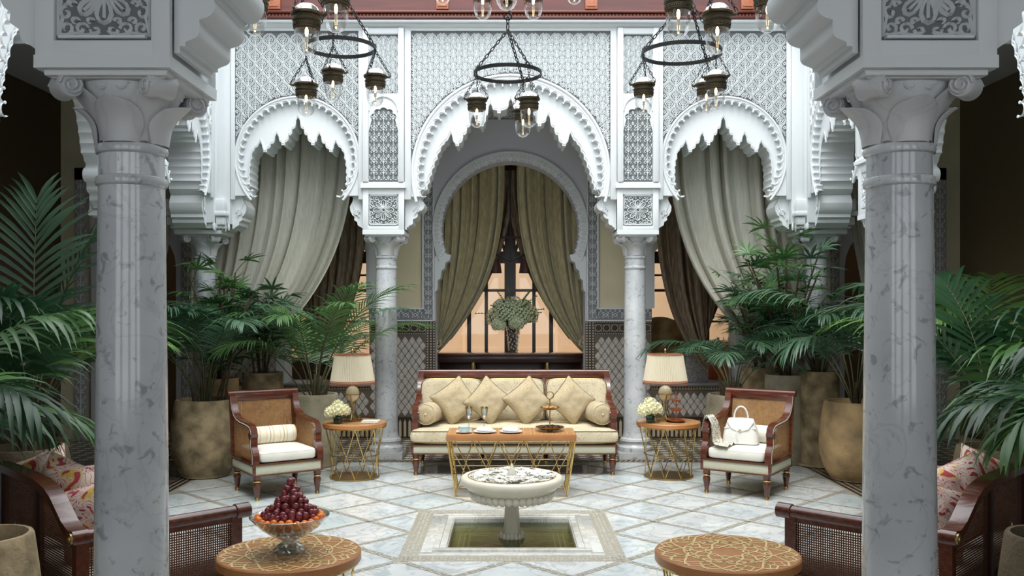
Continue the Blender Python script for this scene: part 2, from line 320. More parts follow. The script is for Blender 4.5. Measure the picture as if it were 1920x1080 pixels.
# ------------------------------------------------------------------ the arcade of one side of the court
F0 = 3.40; FB = 3.82                        # court face and gallery face of the wall
def flank(P, K, up, dn, steps=1):                                # from pendant foot P to ogee peak K
    dx, dz = K[0]-P[0], K[1]-P[1]; g = math.copysign(1, dx); out = [(P[0]+g*.014, P[1]), (P[0]+g*.017, P[1]+.03)]
    x, z = P[0]+g*.017, P[1]+.035; ex, ez = K[0]-g*.030, K[1]-.07
    for k in range(steps):
        x1, z1 = x+(ex-x)/(steps-k), z+(ez-z)/(steps-k)
        out += [(x+(x1-x)*.45, z+.004), (x+(x1-x)*.82, z+(z1-z)*.28), (x1-g*.004, z+(z1-z)*.62), (x1, z1)]; x, z = x1, z1
        if k < steps-1: out.append((x+g*.008, z+.006))
    return out+[(K[0]-g*.028, K[1]-.045), (K[0]-g*.012, K[1]-.018), K]
def lobes(first, seq, small):
    """half contour: peak, (pendant, peak, steps)..., then small scallops going down"""
    out = [first]; last = first
    for P, K, st1, st2 in seq:
        a = flank(P, last, 0, 0, st1)[::-1][1:]; out += a
        if K: out += flank(P, K, 0, 0, st2); last = K
    for k in range(len(small)-1):
        (x0, z0), (x1, z1) = small[k], small[k+1]; nx, nz = (z0-z1), (x1-x0); l = math.hypot(nx, nz); nx /= l; nz /= l
        out += [(x0, z0)]+[(x0+(x1-x0)*t+nx*.30*l*sin(PI*t)*.6, z0+(z1-z0)*t+nz*.30*l*sin(PI*t)*.6) for t in (.2, .45, .7, .88)]
    return out+[small[-1]]
C_HALF = lobes((0, 4.19), [((.135, 4.015), (.235, 4.135), 1, 1), ((.335, 3.865), (.435, 4.005), 2, 1), ((.62, 3.635), (.695, 3.79), 3, 1)], [(.735, 3.70), (.775, 3.655), (.82, 3.57), (.855, 3.48), (.89, 3.39), (.92, 3.30), (.945, 3.21), (.97, 3.13), (1.03, 3.075)])[0:]
C_TAIL = [(1.04,3.065),(1.062,3.05),(1.066,3.03),(1.055,3.01)]+[(1.062+.062*cos(R(110+18*k)), 2.945+.066*sin(R(110+18*k))) for k in range(9)]+[(1.075,2.885),(1.078,2.865)]+[(1.125+.047*cos(R(150+20*k)), 2.835+.045*sin(R(150+20*k))) for k in range(6)]+[(1.135,2.785),(1.135,2.765)]+[(1.165+.03*cos(R(170+22*k)), 2.745+.03*sin(R(170+22*k))) for k in range(5)]+[(1.185,2.705),(1.185,2.69),(1.205,2.69),(1.205,2.665),(1.224,2.665)]
S_HALF = lobes((0, 3.975), [((.172, 3.645), (.246, 3.785), 3, 1), ((.382, 3.565), (.44, 3.69), 2, 1)], [(.475, 3.625), (.515, 3.58), (.54, 3.49), (.555, 3.41), (.56, 3.33), (.56, 3.25), (.555, 3.17), (.59, 3.085)])
S_TAIL = [(.62,3.045),(.655,3.03),(.625,2.98),(.60,2.93),(.605,2.88),(.63,2.83),(.655,2.81),(.65,2.775),(.685,2.75),(.69,2.715),(.73,2.69),(.763,2.665)]
SCX = 2.467
def circ_plate(m, cx, cz, r0, r1, x0, x1, zt, zb, zs, n, y0, y1):
    """front plate whose opening is a ring of little scallops; r0 = cusp radius, r1 = lobe radius"""
    inner = []; a0 = -math.asin((cz-zs)/r0); a1 = PI-a0
    for k in range(n):
        b0 = a0+(a1-a0)*k/n; b1 = a0+(a1-a0)*(k+1)/n
        inner.append((cx+r0*cos(b0), cz+r0*sin(b0)))
        for t in range(9):
            w_ = PI*(1.12-1.24*t/8); u = .5+.44*cos(w_); a = b0+(b1-b0)*u; r = r0+(r1-r0)*(.32+.68*sin(w_))
            inner.append((cx+r*cos(a), cz+r*sin(a)))
    inner.append((cx+r0*cos(a1), cz+r0*sin(a1)))
    poly = [(x1, zb)]+[(x1, zt), (x0, zt), (x0, zb), (inner[-1][0], zb)]+inner[::-1]+[(inner[0][0], zb)]
    m.prism(poly, y0, y1)
def side_meshes():
    out = {}
    m = M()                                                     # the wall body
    c = [(x, z) for x, z in (C_HALF+C_TAIL)]
    m.prism([(-1.226, 5.04), (-1.226, 2.665)]+[(-x, z) for x, z in c[::-1]][1:]+c[1:-1]+[(1.226, 2.665), (1.226, 5.04)], F0+.055, FB)
    s = S_HALF+S_TAIL
    for sg in (-1, 1):
        m.prism([(sg*(SCX-.763), 5.04), (sg*(SCX-.763), 2.665)]+[(sg*(SCX-x), z) for x, z in s[::-1]][1:]+[(sg*(SCX+x), z) for x, z in s[1:-1]]+[(sg*(SCX+.763), 2.665), (sg*(SCX+.763), 5.04)], F0+.055, FB)
        m.box(sg*1.226, sg*1.702, F0-.02, FB, 3.15, 5.04)
    circ_plate(m, 0, 3.305, 1.005, 1.065, -1.226, 1.226, 5.0, 3.04, 3.04, 40, F0, F0+.055)
    for sg in (-1, 1):
        circ_plate(m, sg*SCX, 3.477, .625, .668, sg*SCX-.76, sg*SCX+.76, 5.0, 3.05, 3.05, 34, F0, F0+.055)
    out['wall_body'] = (m, stucco)
    m = M()                                                     # mouldings
    def arc(cx, cz, r, zs, n=40):
        a0 = -math.asin((cz-zs)/r); return [(cx+r*cos(a0+(PI-2*a0)*k/n), F0, cz+r*sin(a0+(PI-2*a0)*k/n)) for k in range(n+1)]
    m.tube(arc(0, 3.305, 1.137, 2.98, 60), .018, 8); m.tube(arc(0, 3.305, 1.10, 3.04, 60), .008, 6)
    for sg in (-1, 1): m.tube(arc(sg*SCX, 3.477, .713, 3.0), .015, 8); m.tube(arc(sg*SCX, 3.477, .69, 3.05), .007, 6)
    cc = [(-x, F0+.05, z) for x, z in C_HALF[::-1]]+[(x, F0+.05, z) for x, z in C_HALF[1:]]
    m.tube(cc, .009, 5); m.tube([(p[0]*1.012, F0+.045, p[2]+.022) for p in cc], .005, 5)
    for sg in (-1, 1):
        cc = [(sg*SCX-x, F0+.05, z) for x, z in S_HALF[::-1]]+[(sg*SCX+x, F0+.05, z) for x, z in S_HALF[1:]]
        m.tube(cc, .008, 5); m.tube([(p[0], F0+.045, p[2]+.02) for p in cc], .005, 5)
    for (x0, x1) in ((-1.224, 1.224), (-3.23, -1.704), (1.704, 3.23)):    # top frames
        m.bbox(x0, x1, F0-.035, F0, 4.945, 5.0, .008)
        for xs in (x0, x1):
            d = .075 if x0 == -1.224 else .052
            a, b = (xs, xs+d) if xs == x0 else (xs-d, xs)
            m.bbox(a, b, F0-.035, F0, 3.0, 4.95, .01)
    for sg in (-1, 1):
        for a, b in ((1.226, 1.295), (1.633, 1.702)): m.bbox(min(sg*a, sg*b), max(sg*a, sg*b), F0-.075, F0+.02, 3.20, 4.97, .012)
        m.bbox(min(sg*1.29, sg*1.64), max(sg*1.29, sg*1.64), F0-.06, F0+.02, 4.90, 4.97, .01)
        m.bbox(min(sg*3.23, sg*3.42), max(sg*3.23, sg*3.42), F0-.03, F0+.4, 2.72, 5.0, .015)
        m.bbox(min(sg*3.27, sg*3.40), max(sg*3.27, sg*3.40), F0-.05, F0+.2, 2.66, 5.0, .012)
        for k in range(5): m.supere((sg*(3.25+.035*k), F0-.02, 2.69-.012*(k % 2)), (.014, .02, .05), 1, 1, 8, 6)
        # lobed hood of the niche
        cx = sg*1.464; hood = [(cx-.17, 4.22), (cx-.17, 3.78)]
        for k in range(5):
            a = PI-PI*k/4; 
            for t in range(6):
                u = PI-PI*(k+t/6)/5; r = .135+.022*sin(PI*t/6); hood.append((cx+r*cos(u), 3.92+.9*r*sin(u)))
        hood += [(cx+.135, 3.92), (cx+.17, 3.78), (cx+.17, 4.22)]
        m.prism(hood, F0-.045, F0-.02)
        m.tube([(cx+.165*cos(a*PI/16), F0-.05, 4.02+.165*sin(a*PI/16)) for a in range(17)], .01, 6)
        for (vx, vz, k) in ((1.045, 2.96, 1), (SCX-.635, 2.93, -1), (SCX+.635, 2.93, 1)):       # scrolls below the arch feet
            p = [(sg*(vx+k*.045)+sg*k*.038*(1-.75*t/18)*cos(t*.6), F0+.045, vz-.07+.038*(1-.75*t/18)*sin(t*.6)) for t in range(19)]
            m.tube(p, .007, 5)
            m.tube([(sg*(vx+k*.02), F0+.045, vz+.12), (sg*(vx+k*.005), F0+.045, vz+.05), (sg*(vx+k*.02), F0+.045, vz-.02), (sg*(vx+k*.07), F0+.045, vz-.12)], .008, 5)
    m.prism([(F0-.03, 4.97), (F0-.09, 5.0), (F0-.10, 5.04), (F0+.1, 5.04), (F0+.1, 4.97)], -3.45, 3.45, lambda x, y, z: (y, x, z))
    m.bbox(-3.45, 3.45, F0-.14, F0+.1, 5.015, 5.045, .01)
    out['mouldings'] = (m, stucco)
    m = M()                                                     # consoles over the columns
    for sg in (-1, 1):
        cx = sg*1.464; a, b = cx-.24, cx+.24
        m.box(a+.02, b-.02, F0-.02, FB+.02, 2.62, 3.18)
        for (y0, y1, f) in ((F0-.045, F0-.015, -1), (FB+.015, FB+.045, 1)):
            m.bbox(a, a+.07, y0, y1, 2.64, 3.13, .008); m.bbox(b-.07, b, y0, y1, 2.64, 3.13, .008)
            m.bbox(a+.06, b-.06, y0, y1, 2.64, 2.70, .008); m.bbox(a+.06, b-.06, y0, y1, 3.06, 3.13, .008)
            m.bbox(a+.085, b-.085, y0+.006*f, y1+.006*f, 2.705, 2.715, .003); m.bbox(a+.085, b-.085, y0+.006*f, y1+.006*f, 3.045, 3.055, .003)
        m.plate([(a-.0, F0-.05), (b, F0-.05), (b, FB+.05), (a, FB+.05)], 2.60, 2.645)
        m.plate([(a-.02, F0-.075), (b+.02, F0-.075), (b+.02, FB+.075), (a-.02, FB+.075)], 3.13, 3.165)
        m.prism([(F0-.075, 3.165), (F0-.05, 3.20), (FB+.05, 3.20), (FB+.075, 3.165)], a-.01, b+.01, lambda x, y, z: (y, x, z))
        m.bbox(a+.02, b-.02, F0-.02, FB+.02, 2.58, 2.605, .006)
    out['console'] = (m, stucco)
    m = M()                                                     # grounds behind the carving, crevice shade put into their dark grey
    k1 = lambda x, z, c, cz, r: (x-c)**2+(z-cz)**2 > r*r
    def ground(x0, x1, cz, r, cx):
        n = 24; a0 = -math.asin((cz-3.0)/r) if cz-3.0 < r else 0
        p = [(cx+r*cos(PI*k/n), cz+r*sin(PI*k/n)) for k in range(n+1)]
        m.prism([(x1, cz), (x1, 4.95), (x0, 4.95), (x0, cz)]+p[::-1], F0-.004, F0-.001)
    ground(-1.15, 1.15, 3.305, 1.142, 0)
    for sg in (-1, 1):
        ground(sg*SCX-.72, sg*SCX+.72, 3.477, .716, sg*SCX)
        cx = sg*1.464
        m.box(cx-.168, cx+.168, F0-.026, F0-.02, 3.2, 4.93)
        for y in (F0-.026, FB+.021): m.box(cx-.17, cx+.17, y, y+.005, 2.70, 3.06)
    out['carving_shade_ground'] = (m, stucco_shade)
    m = M()
    lattice(m, MOT_A, .132, .150, -1.145, 1.145, 3.31, 4.94, F0-.004, lambda x, z: k1(x, z, 0, 3.305, 1.158), w=.013, h=.016)
    for sg in (-1, 1):
        lattice(m, MOT_B, .160, .185, sg*SCX-.71, sg*SCX+.71, 3.48, 4.94, F0-.004, lambda x, z: k1(x, z, sg*SCX, 3.477, .73), w=.012, h=.016)
        cx = sg*1.464
        lattice(m, MOT_C, .11, .125, cx-.165, cx+.165, 3.215, 4.02, F0-.026, stagger=False, w=.011, h=.016)
        lattice(m, MOT_A, .11, .13, cx-.165, cx+.165, 4.22, 4.90, F0-.026, w=.011, h=.016)
    for cx, cz, r0, r1, n, zs in ((0, 3.305, 1.005, 1.065, 40, 3.04), (-SCX, 3.477, .625, .668, 34, 3.05), (SCX, 3.477, .625, .668, 34, 3.05)):
        a0 = -math.asin((cz-zs)/r0)
        for k in range(n):
            b0 = a0+(PI-2*a0)*k/n; db = (PI-2*a0)/n; p = []
            for t in range(9):
                w_ = PI*(1.1-1.2*t/8); a = b0+db*(.5+.50*cos(w_)); r = r0+(r1-r0)*(.35+.92*sin(w_)); p.append((cx+r*cos(a), cz+r*sin(a)))
            ribbon(m, p, F0, .008, .010)
            m.supere((cx+(r0+.012)*cos(b0), F0-.004, cz+(r0+.012)*sin(b0)), (.012, .008, .012), 1, 1, 6, 4)
    out['carved_relief'] = (m, stucco_rel)
    m = M()
    for sg in (-1, 1):
        medallion(m, sg*1.464, 2.88, .335, F0-.026)
        m2 = M(); medallion(m2, 0, 2.88, .335, 0)
        m.add([(sg*1.464-v[0], FB+.026-v[1], v[2]) for v in m2.v], m2.f)
    out['carved_medallion'] = (m, stucco_rel)
    return {k: v[0].mesh(k, v[1], 30) for k, v in out.items()}
SM = side_meshes()
walls = {}
for nm, rz in (('back', 0), ('right', -PI/2), ('front', PI), ('left', PI/2)):
    w = structure('wall_'+nm, (0, CY, 0), rz); walls[nm] = w
    for k, me in SM.items():
        link(k, me, w, k in ('carved_relief',))

# ------------------------------------------------------------------ marble columns
def column_meshes():
    d = {}
    m = M(); m.plate([(-.21,-.21),(.21,-.21),(.21,.21),(-.21,.21)], 0, .075)
    d['plinth'] = m.mesh('plinth', white_marble)
    m = M(); m.lathe([(.20,.075),(.205,.10),(.20,.13),(.175,.145),(.165,.165),(.168,.185),(.178,.20),(.17,.225),(.15,.235),(.142,.26),(.136,.30)], 40); d['base'] = m.mesh('base', white_marble)
    m = M(); m.lathe([(.136,.30),(.134,.8),(.129,1.4),(.122,2.0),(.119,2.23),(.118,2.365)], 48); d['shaft'] = m.mesh('shaft', white_marble)
    for z in (2.228, 2.348):
        m = M(); m.lathe([(.119,z-.02),(.128,z-.014),(.132,z),(.128,z+.014),(.119,z+.02)], 40); d['ring_%d' % (z*1000)] = m.mesh('ring', white_marble)
    m = M()
    bell = lambda z: .100+.012*((z-2.36)/.22)+.075*max(0, (z-2.36)/.22)**3
    m.lathe([(bell(2.36+.02*k), 2.36+.02*k) for k in range(12)], 40)
    def leaf(a, z0, h, wid, curl, off):
        def fn(u, v):
            s = 2*u-1; v = sin(v*PI/2); z = z0+h*v; half = wid*math.sqrt(max(.0005, 1-max(0, (v-.35)/.65)**2))*(.82+.18*min(1, v*2.5))
            r = bell(min(z, 2.58))+off+.014+.010*v+curl*max(0, v-.4)**2*1.9*(1-.3*s*s)+.016*(1-s*s)
            an = a+s*half/ .13
            return Vector((r*cos(an), r*sin(an), z-.25*curl*max(0, v-.8)*s*s))
        m.grid(fn, 10, 12); 
        def fb(u, v): 
            p = fn(u, v); l = math.hypot(p.x, p.y); k = (l-.014)/l; return Vector((p.x*k, p.y*k, p.z))
        m.grid(fb, 10, 12)
    for k in range(4): leaf(k*PI/2, 2.365, .150, .094, .070, .006)
    for k in range(4):
        a = PI/4+k*PI/2
        pass
        def arm(u, v):
            s = 2*u-1; z = 2.375+.20*v; r = .112+.122*v**2; an = a+s*(.30+.32*sin(PI*v)-.16*v)
            return Vector((r*cos(an)*(1+.03*(1-s*s)), r*sin(an)*(1+.03*(1-s*s)), z-.02*s*s*(1-v)))
        m.grid(arm, 8, 8)
        ca, sa = cos(a), sin(a); t = Vector((-sa, ca, 0)); c = Vector((ca, sa, 0))*.238+Vector((0, 0, 2.555))
        rot = Matrix(((t.x, ca, 0), (t.y, sa, 0), (t.z, 0, 1))).to_4x4()
        # volute: short drum lying across the diagonal with spiral faces
        vs = []; 
        m.lathe([(.0,-.05),(.043,-.05),(.047,-.04),(.040,0),(.047,.04),(.043,.05),(0,.05)], 20, mt=Matrix.Translation(c) @ t.to_track_quat('Z', 'Y').to_matrix().to_4x4(), caps=False)
        for e in (-1, 1):
            sp = []
            for q in range(22):
                an = q*.62; r = .042*(1-.8*q/22); sp.append(c+t*(e*.052)+Vector((ca*cos(an)*r, sa*cos(an)*r, sin(an)*r)))
            m.tube(sp, .006, 5)
        m.tube([Vector((ca*.15, sa*.15, 2.56)), Vector((ca*.20, sa*.20, 2.588)), Vector((ca*.24, sa*.24, 2.596))], [.022,.018,.01], 8)
    for k in range(4):                                          # flat curls under the middle of each side
        a = k*PI/2; ca, sa = cos(a), sin(a); t = Vector((-sa, ca, 0))
        for e in (-1, 1):
            c = Vector((ca*.175, sa*.175, 2.565))+t*e*.035
            m.tube([c+t*cos(q*.6)*.026*(1-.8*q/16)+Vector((0, 0, sin(q*.6)*.026*(1-.8*q/16))) for q in range(17)], .006, 5)
    m.lathe([(.15,2.50),(.19,2.575),(.19,2.585)], 32)
    d['capital'] = m.mesh('capital', cap_marble, 40)
    m = M()
    for z0, z1, r in ((2.575,2.595,.205),(2.595,2.612,.225)): m.bbox(-r, r, -r, r, z0, z1, .004)
    d['abacus'] = m.mesh('abacus', cap_marble)
    return d
CM = column_meshes()
def column(x, y, label):
    t = thing('marble_column', label, 'column', (x, y, 0)); 
    for k, me in CM.items(): link('ring' if k.startswith('ring') else k, me, t)
    return t
column(-1.464, CY-3.61, 'tall grey marble column rising beside the palm and the floral sofa cushions at left')
column(1.464, CY-3.61, 'tall grey marble column rising in front of the cane sofa at right')
column(-1.464, CY+3.61, 'slim marble column standing between the left globe lamp and the gold sofa')
column(1.464, CY+3.61, 'slim marble column standing between the gold sofa and the right globe lamp')
for nm, sy in (('left', 1), ('right', -1)):
    for e in (-1.464, 1.464):
        for k, me in CM.items(): link('column_'+('ring' if k.startswith('ring') else k), me, walls[nm], loc=(e, 3.61, 0))
for sx, sy in ((-1,1),(1,1),(-1,-1),(1,-1)):
    w = walls['back' if sy > 0 else 'front']
    for k, me in CM.items():
        link('corner_'+('ring' if k.startswith('ring') else k), me, w, loc=(sx*3.6, 3.6, 0))
    m = M()
    for z0, z1, r in ((2.60,2.66,.27),(2.66,2.70,.30),(2.70,2.80,.33),(2.80,2.86,.36),(2.86,3.0,.34)): m.bbox(sx*3.6-r, sx*3.6+r, 3.6-r, 3.6+r, z0, z1, .018)
    m.build('corner_impost', stucco, w)

# ------------------------------------------------------------------ red timber above the cornice, all round
m0 = M(); m0.box(-3.5, 3.5, 3.30, 3.9, 5.13, 5.75)
m1 = M(); m1.bbox(-3.45, 3.45, 3.24, 3.5, 5.045, 5.075, .008); m1.bbox(-3.45, 3.45, 3.22, 3.5, 5.105, 5.135, .008); m1.box(-3.45, 3.45, 3.265, 3.4, 5.07, 5.11)
m2 = M()
for k in range(172): m2.supere((-3.43+k*.04, 3.262, 5.09), (.017, .012, .014), 1, 1, 6, 4)
m3 = M()
for x in (-2.7, -.78, .92, 2.7):
    m3.bbox(x-.07, x+.07, 3.26, 3.31, 5.16, 5.40, .008)
    for (dx, dz, w, h) in ((0,.0,.05,.006),(0,.16,.05,.006),(-.045,.08,.006,.08),(.045,.08,.006,.08)): m3.box(x+dx-w, x+dx+w, 3.25, 3.262, 5.2+dz-h, 5.2+dz+h)
me0, me1, me2, me3 = m0.mesh('fascia_board', red_wood), m1.mesh('cornice_moulding', red_wood), m2.mesh('bead_course', bead_wood), m3.mesh('carved_bracket', bead_wood)
for nm, rz in (('back', 0), ('right', -PI/2), ('front', PI), ('left', PI/2)):
    t = structure('trim_'+str(list(walls).index(nm)+1), (0, CY, 0), rz)
    link('fascia_board', me0, t); link('cornice_moulding', me1, t); link('bead_course', me2, t, True); link('carved_bracket', me3, t)

# ------------------------------------------------------------------ ceiling over the galleries, outer walls
t = structure('ceiling')
m = M()
ZC = 4.55
m.box(-6.2, -3.78, -3, 16, ZC, ZC+.2); m.box(3.78, 6.2, -3, 16, ZC, ZC+.2); m.box(-3.8, 3.8, CY+3.78, 13.9, ZC, ZC+.2); m.box(-3.8, 3.8, -3, CY-3.78, ZC, ZC+.2)
m.build('gallery_ceiling', plaster_grey, t)
YB = 12.1
BW = structure('wall_outer_back')
def ogive(cx, hw, z0, zs, zt, n=12):
    p = [(cx-hw, z0)]
    for k in range(n+1): a = PI-PI*k/n; p.append((cx+hw*cos(a), zs+(zt-zs)*sin(a)))
    p.append((cx+hw, z0)); return p
# plain plaster panels built around the openings
m = M()
R0 = .915; CZ = 2.80
arc_pts = [(R0*cos(a), CZ+R0*sin(a)) for a in [R(-22)+(PI+2*R(22))*k/44 for k in range(45)]]
m.prism([(1.155, 0), (1.155, 4.6), (-1.155, 4.6), (-1.155, 0), (-1.0, 0), (-1.0, 2.18), (-.94, 2.24), (-.88, 2.40)]+arc_pts[::-1]+[(.88, 2.40), (.94, 2.24), (1.0, 2.18), (1.0, 0)], YB, YB+.35)
m.build('arch_wall', plaster_grey, BW)
m = M()
for sg in (-1, 1):
    x0, x1 = 1.155, 6.1
    for a, b, z0, z1 in ((1.155, 1.88, .0, 4.6), (1.88, 3.02, 0, .74), (1.88, 3.02, 3.4, 4.6), (3.02, 4.3, 0, 4.6), (4.3, 5.75, 3.45, 4.6), (5.75, 6.1, 0, 4.6)):
        m.box(min(sg*a, sg*b), max(sg*a, sg*b), YB, YB+.35, z0, z1)
m.build('plaster_panel', plaster_yel, BW)
m = M()                                                         # scalloped stucco ring round the great arch
n = 34; inner = []
for k in range(n):
    for t_ in range(6):
        a = R(-24)+(PI+2*R(24))*(k+t_/6)/n; r = .895+.045*sin(PI*t_/6); inner.append((r*cos(a), CZ+r*sin(a)))
outer = [(1.03*cos(a), CZ+1.03*sin(a)) for a in [R(-24)+(PI+2*R(24))*k/60 for k in range(61)]]
m.prism(outer+inner[::-1], YB-.04, YB)
for sg in (-1, 1): m.prism([(sg*.79, 2.46), (sg*.94, 2.50), (sg*1.01, 2.42), (sg*1.01, 1.95), (sg*.97, 2.0), (sg*.965, 2.12), (sg*.93, 2.15), (sg*.915, 2.25), (sg*.875, 2.28), (sg*.86, 2.36), (sg*.81, 2.385)], YB-.042, YB+.34)
m.tube([(x, YB-.045, z) for x, z in outer], .012, 6)
m.build('arch_ring', stucco, BW)
m = M()
for k in range(68):
    a = R(-22)+(PI+2*R(22))*(k+.5)/68; tx, tz = -sin(a), cos(a)
    ribbon(m, [(r*cos(a)+d*tx, CZ+r*sin(a)+d*tz) for r, d in ((.955,0),(.975,.017),(1.0,.012),(1.015,0),(1.0,-.012),(.975,-.017))], YB-.04, .007, .012, True)
for sg in (-1, 1):                                              # carved borders, their yellow panels framed
    cx = sg*1.095
    lattice(m, MOT_C, .125, .125, cx-.065, cx+.065, 1.6, 4.4, YB-.022, stagger=False, w=.011, h=.014)
    a, b = sorted((sg*1.16, sg*1.88)); lattice(m, MOT_C, .125, .14, a, b, 1.60, 1.74, YB-.022, stagger=False, w=.011, h=.014)
lattice(m, MOT_A, .12, .14, -1.0, 1.0, 4.28, 4.50, YB-.012, w=.011, h=.014)
m.build('carved_border', stucco_rel, BW, stuff=True)
m = M()
for sg in (-1, 1):
    a, b = sorted((sg*1.025, sg*1.165)); m.box(a, b, YB-.022, YB, 1.59, 4.5)
    a, b = sorted((sg*1.16, sg*1.885)); m.box(a, b, YB-.022, YB, 1.59, 1.75)
m.box(-1.03, 1.03, YB-.012, YB, 4.27, 4.52)
m.build('border_shade_ground', mat('border_shade_m', (.24,.24,.26), .9), BW)  # dark grey stands in for shade between the carved border ridges
m = M()
for sg in (-1, 1):
    for x in (1.025, 1.165): m.bbox(sg*x-.012, sg*x+.012, YB-.04, YB, 1.58 if x < 1.1 else 1.74, 4.5, .004)
    a, b = sorted((sg*1.03, sg*1.88)); m.bbox(a, b, YB-.04, YB, 1.575, 1.595, .004)
    a, b = sorted((sg*1.165, sg*1.88)); m.bbox(a, b, YB-.04, YB, 1.735, 1.755, .004)
m.build('border_fillet', stucco, BW)
# dado of glazed tiles
def dado(x0, x1, z0, z1, y=YB):
    m = M(); m.box(x0, x1, y-.014, y, z0, z1); m.build('dado_ground', dado_back, BW)
    m = M(); cw, ch = .095, .135; ni = int((x1-x0)/cw)+1; nj = int((z1-z0)/ch)+1; ox = ((x1-x0)-int((x1-x0)/cw)*cw)/2
    for j in range(2*nj):
        for i in range(ni+1):
            cx = x0+ox+(i+(.5 if j % 2 else 0))*cw; cz = z0+j*ch/2
            p = [(cx-cw*.44, cz), (cx-cw*.27, cz-ch*.21), (cx, cz-ch*.44), (cx+cw*.27, cz-ch*.21), (cx+cw*.44, cz), (cx+cw*.27, cz+ch*.21), (cx, cz+ch*.44), (cx-cw*.27, cz+ch*.21)]
            if min(a for a, b in p) < x0 or max(a for a, b in p) > x1 or min(b for a, b in p) < z0 or max(b for a, b in p) > z1: continue
            n0 = len(m.v); m.add([(a, y-.014, b) for a, b in p]+[(cx+(a-cx)*.82, y-.021, cz+(b-cz)*.82) for a, b in p], [tuple(range(8, 16))]+[(k, (k+1) % 8, (k+1) % 8+8, k+8) for k in range(8)])
    m.build('dado_tiling', dado_tile, BW, stuff=True)
def zell_band(x0, x1, z0, z1, y=YB, comb=False):
    m = M(); m.box(x0, x1, y-.016, y, z0, z1); m.build('zellige_ground', dado_dark, BW)
    m = M(); h = z1-z0
    if comb:
        n = int((x1-x0)/.06)
        for k in range(n):
            cx = x0+(k+.5)*(x1-x0)/n
            m.prism([(cx-.017, z0+.02), (cx+.017, z0+.02), (cx+.017, z1-.07), (cx, z1-.03), (cx-.017, z1-.07)], y-.02, y-.016)
    else:
        n = max(1, int((x1-x0)/(h*.62)))
        for k in range(n):
            cx = x0+(k+.5)*(x1-x0)/n; cz = (z0+z1)/2; r = h*.27
            for (kk, off) in ((8, PI/8),):
                ribbon(m, [(cx+r*cos(off+2*PI*q/kk), cz+r*sin(off+2*PI*q/kk)) for q in range(kk)], y-.016, .009, .004, True)
            for q in range(4):
                a = PI/4+q*PI/2; ribbon(m, [(cx+r*cos(a), cz+r*sin(a)), (cx+r*1.4*cos(a), cz+r*1.4*sin(a))], y-.016, .009, .004)
        for zz in (z0+.012, z1-.012):
            nn = int((x1-x0)/.03)
            for k in range(nn):
                cx = x0+(k+.5)*(x1-x0)/nn; m.box(cx-.009, cx+.009, y-.019, y-.016, zz-.006, zz+.006)
    m.build('zellige_inlay', dado_line, BW, stuff=True)
def zell_post(x0, x1, z0, z1):
    m = M(); m.box(x0, x1, YB-.016, YB, z0, z1); m.build('zellige_ground', dado_dark, BW)
    m = M(); n = int((z1-z0)/.035)
    for k in range(n):
        z = z0+(k+.5)*(z1-z0)/n
        for x in (x0+.018, (x0+x1)/2, x1-.018): m.box(x-.010, x+.010, YB-.019, YB-.016, z-.010, z+.010)
    m.build('zellige_inlay', dado_line, BW, stuff=True)
